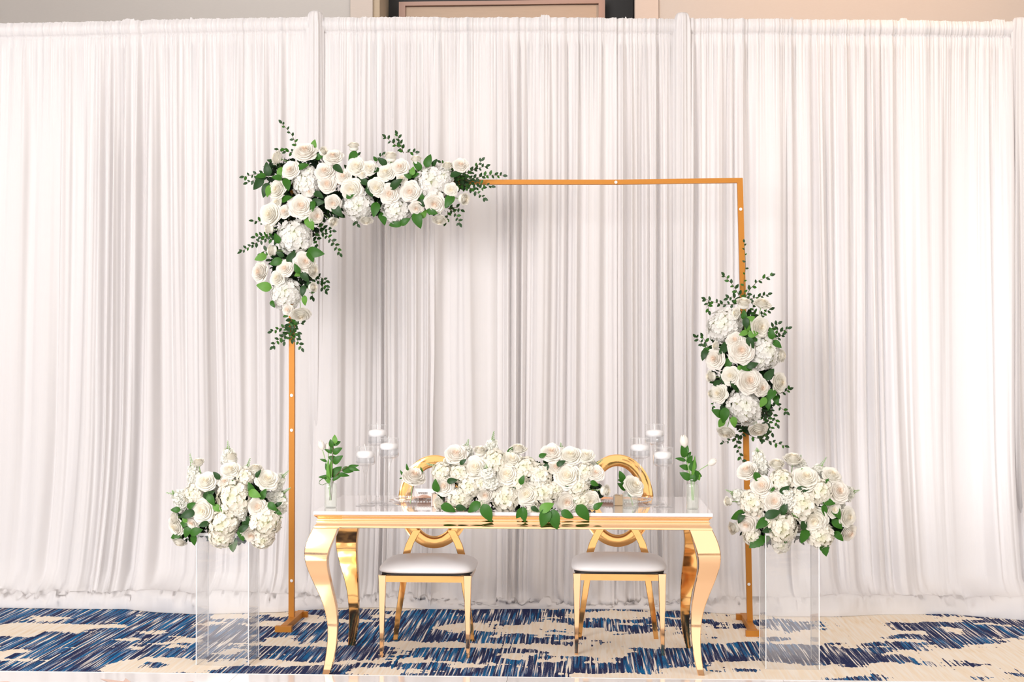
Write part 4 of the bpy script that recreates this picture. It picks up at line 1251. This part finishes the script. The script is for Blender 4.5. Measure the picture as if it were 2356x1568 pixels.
# ---- table centrepiece
YT = yf + .17
CT_r = [(1049, 1048, 25), (1104, 1041, 18, 'u'), (1096, 1077, 26), (1024, 1117, 20), (1013, 1158, 18, 'l'), (1118, 1136, 19), (1167, 1092, 26), (1178, 1058, 20), (1192, 1035, 18, 'u'), (1212, 1135, 25), (1269, 1043, 22), (1313, 1050, 23), (1279, 1076, 18), (1306, 1095, 28), (1306, 1151, 25), (1389, 1128, 17, 'r'),
        (1349, 1050, 17), (1370, 1089, 17), (1358, 1149, 20), (1030, 1060, 12, 'l')]
CT_h = [(1080, 1118, 28), (1058, 1147, 31), (1140, 1061, 32), (1164, 1142, 38), (1209, 1078, 30), (1244, 1092, 28), (1252, 1131, 34), (1331, 1120, 28), (1338, 1152, 28), (1058, 1087, 26), (1108, 1112, 20), (1015, 1085, 24), (1278, 1125, 22), (1194, 1108, 24), (1110, 1160, 18), (1225, 1168, 18), (1346, 1084, 22)]
CT_l = [(1004, 1117, 30, 100, 'm'), (1040, 1105, 24, 10, 'd'), (1030, 1168, 34, 340, 'm'), (1092, 1165, 34, 220, 'm'), (1120, 1177, 42, 295, 'm'), (1201, 1104, 22, 70, 'm'), (1186, 1117, 20, 190, 'd'), (1191, 1112, 16, 120, 'm'), (1174, 1036, 18, 60, 'm'), (1205, 1181, 32, 275, 'm'), (1196, 1179, 26, 240, 'm'),
        (1248, 1047, 18, 20, 'm'), (1256, 1077, 24, 260, 'd'), (1254, 1188, 42, 250, 'm'), (1276, 1192, 44, 280, 'm'), (1256, 1167, 34, 30, 'l'), (1340, 1177, 42, 310, 'm'), (1375, 1164, 24, 40, 'm'), (1304, 1182, 30, 330, 'm'), (1367, 1111, 20, 330, 'm'), (1065, 1062, 18, 40, 'd'), (1140, 1084, 16, 30, 'd'), (1308, 1118, 18, 10, 'd'),
        (1330, 1148, 26, 70, 'l'), (1290, 1065, 22, 30, 'd'), (1060, 1168, 26, 350, 'd'), (1230, 1170, 20, 330, 'd')]
CT_s = [(1070, 1046, 1078, 1010, 1), (1128, 1044, 1136, 992, 1), (1040, 1082, 982, 1066, 1), (1020, 1100, 1000, 1075, 2), (1292, 1045, 1290, 1018, 1), (1350, 1082, 1387, 1056, 1), (1120, 1090, 1118, 1068, 1, -.14), (1228, 1082, 1222, 1052, 1, -.08), (1345, 1110, 1340, 1075, 2, -.08), (1240, 1110, 1250, 1080, 2, -.1), (1130, 1118, 1126, 1090, 2, -.13)]
CT_f = [(1060, 1120, 34), (1100, 1110, 36), (1140, 1110, 38), (1180, 1105, 38), (1220, 1105, 40), (1260, 1105, 40), (1300, 1105, 38), (1340, 1115, 32), (1030, 1135, 22), (1090, 1150, 24), (1140, 1155, 20), (1200, 1155, 22), (1250, 1155, 22), (1310, 1155, 22), (1360, 1140, 18)]
arrangement('table_centrepiece', Vector((P(1190, 1180, YT).x, YT, TZ)), 'long low runner of white roses and hydrangeas along the table front edge', YT, [(1040, 1115), (1350, 1115)], CT_r, CT_h, CT_l, (), CT_s, CT_f, 21, .11, 150, True, leaf_front=(1160, yf - .012))

# ------------------------------------------------------------------ glass candle stands with floating candles
def zat(py, Y):
    return P(1178, py, Y).z
CS = [((840.5, 1163), 1027.5, 1066, 22.5, 1036, 1053, 'short', 'left', 'shortest footed glass candle cup in the left trio'),
      ((868.5, 1157), 977, 1019.5, 22.5, 987, 1004, 'tall', 'left', 'tallest footed glass candle cup in the left trio'),
      ((895, 1161.5), 1008, 1048.5, 22.5, 1018, 1034, 'mid', 'left', 'middle-height footed glass candle cup in the left trio, nearest the centrepiece'),
      ((1472.5, 1165), 1008, 1049, 22.8, 1021, 1037, 'mid', 'right', 'middle-height footed glass candle cup in the right trio, nearest the centrepiece'),
      ((1506.5, 1159), 976, 1017, 22.3, 988, 1004, 'tall', 'right', 'tallest footed glass candle cup in the right trio'),
      ((1526, 1166), 1029, 1067, 22.8, 1038, 1055, 'short', 'right', 'shortest footed glass candle cup in the right trio')]
for (bx, by), ct, cb, cr, kt, kb, hn, sd, lab in CS:
    p = G(bx, by, TZ)
    Y = p.y
    s = F / Y
    zt, zbm = P(bx, ct, Y).z - TZ, P(bx, cb, Y).z - TZ
    R = cr / s
    t = thing('candle_holder', p, lab, 'candle holder', 'footed glass candle holders on the table')
    link('foot', MB().lathe([(R * 1.0, 0), (R * 1.0, .002), (R * .75, .005), (R * .35, .014), (R * .16, .03), (R * .13, .036)], 28).lathe([(0, .0005), (R, .0)], 28).mesh('foot', M_glass, True, 60), t)
    link('stem', MB().tube([(0, 0, .032), (0, 0, .06), (0, 0, (zbm) * .5), (0, 0, zbm - .05), (0, 0, zbm - .028), (0, 0, zbm - .006)], [R * .14, R * .085, R * .12, R * .16, R * .28, R * .42], 14).mesh('stem', M_glass, True, 60), t)
    cup = MB().lathe([(R * .4, zbm - .012), (R * .8, zbm - .006), (R * .98, zbm), (R, zbm + .006), (R, zt)], 36)
    cup.lathe([(R * .9, zbm + .003), (R * .97, zbm + .006), (R * .975, zbm + .012)], 36)
    c_ = link('cup', cup.mesh('cup', M_glass, True, 50), t)
    link('rim', MB().lathe([(R * .955, zt), (R * .97, zt + .0015), (R, zt)], 36).mesh('rim', M_rim, True, 0), t)
    zk0, zk1 = P(bx, kb, Y).z - TZ, P(bx, kt, Y).z - TZ
    w_ = link('water', MB().lathe([(0, zbm + .0045), (R * .9, zbm + .0045), (R * .945, zbm + .012), (R * .945, zk0 + .008), (0, zk0 + .008)], 30).mesh('water', M_water, True, 50), t)
    fc = thing('floating_candle', (p.x, p.y, TZ + zk0 + .001), 'white floating candle in the %s glass cup of the %s trio' % ({'short': 'shortest', 'mid': 'middle-height', 'tall': 'tallest'}[hn], sd), 'candle', 'floating candles')
    hk = zk1 - zk0
    link('wax', MB().lathe([(0, 0), (R * .82, .001), (R * .92, hk * .25), (R * .935, hk * .6), (R * .85, hk * .82), (R * .5, hk * .95), (0, hk)], 30).mesh('wax', M_wax, True, 50), fc)
    link('wick', MB().tube([(0, 0, hk - .002), (-.001, 0, hk + .015), (-.004, 0, hk + .031)], .0012, 5).mesh('wick', M_wick), fc)

# ------------------------------------------------------------------ vases with tulips, greenery and single roses
def vase(name, px, py, prof, label, m, n=40, rib=0, nr=0, square=None, fillz=None, grp='clear glass vases on the table'):
    p = G(px, py, TZ)
    t = thing(name, p, label, 'vase', grp)
    if square:
        rings = []
        for r_, z in prof:
            k = 3.5 if r_ > square else 2.0
            ring = []
            for q in range(n):
                a = 2 * PI * q / n + PI / 4
                c, s = math.cos(a), math.sin(a)
                rr = r_ * (1 + (rib * math.cos(nr * a) if nr else 0))
                ring.append((math.copysign(abs(c) ** (2 / k), c) * rr, math.copysign(abs(s) ** (2 / k), s) * rr, z))
            rings.append(ring)
        mb = MB().sweep(rings, cap=False)
        mb.add([(x, y, z) for x, y, z in rings[0]], [tuple(range(n))])
    else:
        mb = MB().lathe(prof, n, rib=rib, nr=nr)
        mb.lathe([(0, .001), (prof[0][0], .001)], n)
    link('glass', mb.mesh('glass', m, True, 60), t)
    rt, zt = prof[-1]
    link('lip', MB().lathe([(rt * .9, zt), (rt, zt + .0018), (rt * 1.08, zt), (rt * 1.04, zt - .003), (rt * .95, zt - .003)], 28).mesh('lip', M_rim, True, 0), t)
    fz = fillz
    rin = [(r_ * .86, z) for r_, z in prof if z <= fz]
    mb = MB().lathe([(0, .004)] + [(a, max(b, .004)) for a, b in rin] + [(0, rin[-1][1])], 24)
    link('water', mb.mesh('water', M_water, True, 50), t)
    return t, p
s1 = F / G(760, 1170, TZ).y
v1, p1 = vase('bottle_vase', 761, 1167, [(.024, 0), (.0285, .003), (.0285, .105), (.026, .115), (.0125, .122), (.0115, .140), (.0125, .144)], 'square-shouldered glass bottle vase with greenery at the left table end', M_ribg, square=.02, fillz=.10)
v4, p4 = vase('bottle_vase', 1593.5, 1170, [(.025, 0), (.0275, .003), (.0275, .112), (.026, .118), (.0115, .122), (.0105, .136), (.0125, .141)], 'ribbed glass cylinder vase with tulips at the right table end', M_ribg, n=96, rib=.03, nr=24, fillz=.105)
v2, p2 = vase('bud_vase', 947, 1167, [(.018, 0), (.022, .003), (.0325, .032), (.0335, .045), (.028, .066), (.0165, .088), (.0125, .10), (.014, .112), (.018, .120)], 'pear-shaped glass bud vase holding one rose left of the centrepiece', M_glass, n=48, rib=.03, nr=12, fillz=.06)
v3, p3 = vase('bud_vase', 1450, 1168, [(.0345, 0), (.036, .003), (.036, .068), (.034, .074), (.030, .075)], 'low ribbed square glass vase holding one rose right of the centrepiece', M_ribg, n=96, rib=.025, nr=24, square=.01, fillz=.05)

def tulip_mesh():
    mb = MB()
    for ring, (cnt, rr, off) in enumerate(((3, .30, 0), (3, .34, PI / 3))):
        for k in range(cnt):
            a = off + 2 * PI * k / cnt
            vs = []
            nv, nu = 7, 6
            for j in range(nv + 1):
                v = j / nv
                rad = rr * (math.sin(PI * min(1, v * .86 + .04)) ** .7) * (1 - .12 * v)
                for i in range(nu + 1):
                    u = -1 + 2 * i / nu
                    w = 1.12 * (1 - v ** 4 * .8)
                    an = a + u * w
                    vs.append((rad * math.cos(an), rad * math.sin(an), v * (1 - .08 * u * u)))
            mb.add(vs, [(j * (nu + 1) + i, j * (nu + 1) + i + 1, (j + 1) * (nu + 1) + i + 1, (j + 1) * (nu + 1) + i) for j in range(nv) for i in range(nu)])
    return mb.mesh('bloom', M_tulip, True, 0)
TUL = tulip_mesh()
def flower_stem(name, vp, path, label, cat='flower', grp=None, bloom=None, bpx=0, leaves=(), m=M_stemg, thick=.002, dy=0, bscale=None, blabel=None):
    """path in pixels from inside the vase upwards"""
    Y = vp.y
    pts = [P(a, b, Y + dy * (i / max(1, len(path) - 1))) for i, (a, b) in enumerate(path)]
    fine = []
    for a, b in zip(pts[:-1], pts[1:]):
        for k in range(6): fine.append(a.lerp(b, k / 6))
    fine.append(pts[-1])
    for _ in range(3):
        fine = [fine[0]] + [(fine[i - 1] + fine[i] * 2 + fine[i + 1]) / 4 for i in range(1, len(fine) - 1)] + [fine[-1]]
    base = fine[0].copy()
    t = thing(name, base, label, cat, grp)
    link('stem', MB().tube([q - base for q in fine], thick, 6).mesh('stem', m), t)
    d = (fine[-1] - fine[-3]).normalized()
    if bloom == 'tulip':
        L_ = bpx / (F / Y)
        link('bloom', TUL, t, mtx=orient(fine[-1] - d * .002, d, random.uniform(0, 2), (L_ * 1.05, L_ * 1.05, L_), base))
    elif bloom is not None:
        me, dr, sc = bloom
        link('bloom', me, t, mtx=orient(fine[-1] + Vector((0, -.01, .01)), dr, 1.0, sc / (F / Y), base))
    for (px, py, ln, ang, k) in leaves:
        a = math.radians(ang)
        bx, by = px - math.cos(a) * ln * .5, py + math.sin(a) * ln * .5
        link('leaf', LEAF[k], t, mtx=leaf_mtx(P(bx, by, Y + random.uniform(-.01, .01)), ang, ln / (F / Y), base, random.uniform(-.1, .3)))
    return t
G1 = 'white tulips at the table ends'
flower_stem('tulip', p1, [(759, 1150), (757, 1105), (752, 1070), (742, 1034)], 'white tulip standing leftmost in the left bottle vase', grp=G1, bloom='tulip', bpx=24, leaves=[(756, 1085, 60, 95, 'N'), (750, 1104, 26, 130, 'N')])
flower_stem('tulip', p1, [(761, 1150), (760, 1105), (757, 1070), (755, 1038)], 'white tulip half hidden behind the leafy stem in the left bottle vase', grp=G1, bloom='tulip', bpx=22, leaves=[(760, 1080, 66, 85, 'N')], dy=.02)
flower_stem('tulip', p4, [(1594, 1150), (1592, 1105), (1583, 1070), (1576, 1028)], 'white tulip standing upright in the right cylinder vase', grp=G1, bloom='tulip', bpx=30, leaves=[(1596, 1072, 52, 80, 'N')])
flower_stem('tulip', p4, [(1596, 1150), (1597, 1105), (1607, 1082), (1630, 1068)], 'white tulip leaning far right out of the right cylinder vase', grp=G1, bloom='tulip', bpx=23, leaves=[(1600, 1065, 30, 95, 'N')])
flower_stem('greenery_stem', p1, [(758, 1150), (764, 1105), (765, 1060), (767, 1020)], 'upright ruscus stem with paired leaves in the left bottle vase', 'greenery', 'loose greenery stems', m=M_stem,
            leaves=[(770, 1010, 22, 95, 'l'), (762, 1019, 20, 100, 'm'), (775, 1019, 20, 25, 'm'), (764, 1031, 18, 110, 'm'), (755, 1037, 22, 150, 'n'), (777, 1036, 26, 35, 'm'), (765, 1054, 24, 160, 'm'), (778, 1056, 30, 40, 'm'), (744, 1058, 18, 160, 'n'), (775, 1082, 30, 40, 'm'), (748, 1097, 32, 175, 'n'), (752, 1075, 22, 110, 'n')])
flower_stem('greenery_stem', p1, [(762, 1150), (766, 1103), (780, 1085), (798, 1073)], 'leafy stem arching right out of the left bottle vase', 'greenery', 'loose greenery stems', m=M_stem,
            leaves=[(814, 1072, 28, 12, 'n'), (815, 1078, 28, 345, 'n'), (800, 1081, 28, 350, 'm'), (790, 1092, 30, 355, 'n'), (776, 1098, 26, 30, 'n'), (772, 1092, 22, 50, 'm')], dy=-.02)
flower_stem('greenery_stem', p4, [(1592, 1150), (1590, 1105), (1584, 1080), (1578, 1045)], 'leafy stem beside the upright tulip in the right cylinder vase', 'greenery', 'loose greenery stems', m=M_stemg,
            leaves=[(1572, 1038, 30, 105, 'm'), (1580, 1034, 20, 80, 'm'), (1585, 1046, 18, 60, 'm'), (1566, 1056, 26, 165, 'n'), (1587, 1056, 22, 55, 'm'), (1574, 1074, 24, 160, 'm'), (1577, 1094, 30, 150, 'm'), (1595, 1070, 30, 75, 'm'), (1604, 1090, 26, 330, 'm'), (1594, 1096, 24, 80, 'm'), (1606, 1096, 20, 290, 'l'), (1600, 1100, 20, 40, 'm')])
# long tulip leaf curling over the left vase lip
q = [P(a, b, p1.y - .02) for a, b in ((760, 1104), (752, 1095), (745, 1098), (735, 1106), (734, 1112), (742, 1115), (752, 1110))]
mb = MB()
rings = []
for i, c in enumerate(q):
    w = .0045 * math.sin(PI * (i + .6) / 7.2)
    rings.append([c + Vector((0, -w, w * .4)) - q[0], c + Vector((0, w, -w * .4)) - q[0], c + Vector((0, w, -w * .4 - .0008)) - q[0], c + Vector((0, -w, w * .4 - .0008)) - q[0]])
tag(link('curled_leaf', mb.sweep(rings).mesh('curled_leaf', M_leafl, True, 0), loc=q[0]), 'narrow green leaf curling in a loop over the left bottle vase lip', 'leaf')
G2 = 'single roses in bud vases'
flower_stem('single_rose', p2, [(944, 1158), (947, 1130), (950, 1115), (952, 1104)], 'single cream rose in the pear-shaped bud vase', grp=G2, bloom=(ROSE[3], (.25, -.6, .75), 25), leaves=[(925, 1088, 18, 125, 'n'), (924, 1099, 12, 200, 'n'), (937, 1074, 18, 100, 'n'), (944, 1080, 12, 30, 'n'), (970, 1081, 18, 105, 'n')])
flower_stem('single_rose', p3, [(1456, 1162), (1452, 1145), (1447, 1135), (1456, 1124)], 'single cream rose in the low square ribbed vase', grp=G2, bloom=(ROSE[4], (.5, -.8, .6), 22), leaves=[(1430, 1094, 26, 110, 'm'), (1432, 1106, 22, 160, 'm'), (1431, 1118, 26, 140, 'm'), (1448, 1136, 14, 120, 'm')])

# ------------------------------------------------------------------ place settings
def charger(px, py, label):
    p = G(px, py, TZ)
    t = thing('charger_plate', p, label, 'plate', 'beaded charger plates')
    link('dish', MB().lathe([(0, .003), (.09, .003), (.10, .004), (.14, .011), (.15, .012), (.15, .009), (.10, .001), (.0, .001)], 56).mesh('dish', M_charger, True, 50), t)
    mb = MB()
    for k in range(64):
        a = 2 * PI * k / 64
        mb.lathe([(.001, .008), (.0042, .0105), (.0055, .0135), (.0042, .0165), (.001, .018)], 6, (.151 * math.cos(a), .151 * math.sin(a)))
    b = link('beaded_rim', mb.mesh('beaded_rim', M_rim, True, 0), t)
    return p
pc1 = charger(977, 1153, 'beaded glass charger plate at the left seat, beside the pear-shaped vase')
pc2 = charger(1428, 1154, 'beaded glass charger plate at the right seat, behind the gold box')
def crumple(name, px, py, w, d, h, m, label, cat, seed, grp=None, z0=.014):
    """a folded cloth napkin: soft ridged strip"""
    p = G(px, py, TZ)
    r = np.random.RandomState(seed)
    n, k = 26, 14
    vs, fs = [], []
    for j in range(k):
        v = j / (k - 1)
        for i in range(n):
            u = i / (n - 1)
            z = h * (math.sin(PI * v) ** .5) * (.6 + .4 * math.sin(u * 9 + v * 3 + seed)) * (math.sin(PI * u) ** .3) + z0
            y = (v - .5) * d * (1 + .2 * math.sin(u * 7))
            vs.append(((u - .5) * w, y, z))
    for j in range(k - 1):
        for i in range(n - 1):
            a = j * n + i
            fs.append((a, a + 1, a + n + 1, a + n))
    o = link(name, MB().add(vs, fs).mesh(name, m, True, 0), loc=p)
    return tag(o, label, cat, grp)
crumple('napkin', 978, 1149, .12, .09, .012, M_rosegold, 'rose gold cloth napkin folded on the left charger plate', 'napkin', 2, 'rose gold napkins')
crumple('napkin', 1420, 1152, .16, .10, .009, M_rosegold, 'rose gold cloth napkin folded on the right charger plate', 'napkin', 5, 'rose gold napkins')
crumple('napkin', 1487, 1145, .055, .09, .010, M_rosegold, 'small rose gold cloth beside the middle glass cup of the right trio', 'napkin', 6, 'rose gold napkins', z0=.001)

# menu card with black lettering, standing tilted behind the left vase
pm = P(978, 1146, G(977, 1148, TZ).y - .01)
t = thing('menu_card', pm, 'white menu card with black lettering propped on the left charger', 'card')
sM = F / pm.y
cw = 26 / sM
card = [Vector((-cw * .95, 0, .002)), Vector((cw * .9, 0, .002)), Vector((cw * .9, .012, .048)), Vector((-cw * .95, .012, .050))]
link('card_sheet', MB().sweep([[c for c in card], [c + Vector((0, .0008, 0)) for c in card]]).mesh('card_sheet', M_paper, False), t)
def text_obj(name, body, size, mtx, parent, m):
    cu = bpy.data.curves.new(name, 'FONT')
    cu.body = body
    cu.size = size
    cu.extrude = .0002
    cu.align_x = 'CENTER'
    tmp = bpy.data.objects.new(name, cu)
    COL.objects.link(tmp)
    bpy.context.view_layer.update()
    me = bpy.data.meshes.new_from_object(tmp.evaluated_get(bpy.context.evaluated_depsgraph_get()))
    bpy.data.objects.remove(tmp)
    me.materials.clear()
    me.materials.append(m)
    return link(name, me, parent, mtx=mtx)
tilt = Matrix.Rotation(PI / 2 - .22, 4, 'X')
text_obj('lettering', 'WWWWV', .017, Matrix.Translation((-.012, -.001 + .003, .021)) @ tilt @ Matrix.Diagonal((.60, 1, 1, 1)), t, M_ink)
text_obj('lettering', 'mrs.', .010, Matrix.Translation((-.020, -.001 + .001, .011)) @ tilt, t, M_ink)

# white ribboned favour boxes
def favour(px0, px1, pyt, pyb, Y, m, label, loop):
    a, b = P(px0, pyb, Y), P(px1, pyt, Y)
    w, h = b.x - a.x, b.z - a.z
    c = Vector(((a.x + b.x) / 2, Y, TZ + .001))
    t = thing('favour_box', c, label, 'box', 'favour boxes with white ribbon')
    mb = MB()
    rings = []
    for ins, z in ((.001, 0), (0, .001), (0, h - .001), (.001, h)):
        rings.append([(-w / 2 + ins, ins, z), (w / 2 - ins, ins, z), (w / 2 - ins, w * .95 - ins, z), (-w / 2 + ins, w * .95 - ins, z)])
    link('box_body', mb.sweep(rings).mesh('box_body', m, False), t)
    sg = -1
    x0 = -w / 2 - .004
    link('ribbon_band', MB().box((x0, -.002, 0), (x0 + .006, w, h * .98)).mesh('ribbon_band', M_ribbon, False), t)
    pts = loop
    rings = []
    for i, (lx, lz, ww) in enumerate(pts):
        rings.append([(lx, -.004, lz), (lx, .016 * ww + .004, lz), (lx + .0012, .016 * ww + .004, lz + .0012), (lx + .0012, -.004, lz + .0012)])
    link('ribbon_loop', MB().sweep(rings).mesh('ribbon_loop', M_ribbon, True, 0), t)
    return t
Yb1 = G(1422, 1163, TZ).y
favour(1413.5, 1434, 1136.5, 1160.5, Yb1, M_goldbox, 'small gold cube box with white ribbon right of the centrepiece',
       [(-.026, .002, 1), (-.029, .02, 1), (-.028, .040, 1), (-.022, .052, 1), (-.010, .056, 1), (.004, .052, 1), (.012, .044, .8), (.018, .046, .8), (.024, .050, .6)])
Yb2 = G(1002, 1165, TZ).y
favour(994, 1012, 1133, 1163, Yb2, M_box, 'small blush box with white ribbon tucked at the centrepiece left end',
       [(-.021, .03, 1), (-.018, .062, 1), (-.004, .068, 1), (.008, .072, 1), (-.002, .066, 1), (-.018, .058, 1), (-.036, .042, 1), (-.052, .030, 1.4), (-.046, .020, 1.5)])
# forks
def fork(px, py, ang, label):
    p = G(px, py, TZ)
    mb = MB()
    prof = [(-.075, .0035), (-.06, .0045), (-.03, .003), (0, .0022), (.02, .0025), (.03, .006), (.04, .010), (.052, .0105)]
    rings = [[(x, -w, .003), (x, w, .003), (x, w, .0045), (x, -w, .0045)] for x, w in prof]
    mb.sweep(rings)
    t = thing('fork', p, label, 'fork')
    t.rotation_euler = (0, 0, ang)
    link('handle', mb.mesh('handle', M_fork, True, 30), t)
    for k in range(4):
        y = -.0085 + k * .0057
        link('tine', MB().sweep([[(.051, y - .0014, .003), (.051, y + .0014, .003), (.051, y + .0014, .0045), (.051, y - .0014, .0045)], [(.085, y - .0009, .005), (.085, y + .0009, .005), (.085, y + .0009, .006), (.085, y - .0009, .006)]]).mesh('tine', M_fork, False), t)
fork(916, 1148, math.radians(62), 'gold fork lying beside the left charger plate')
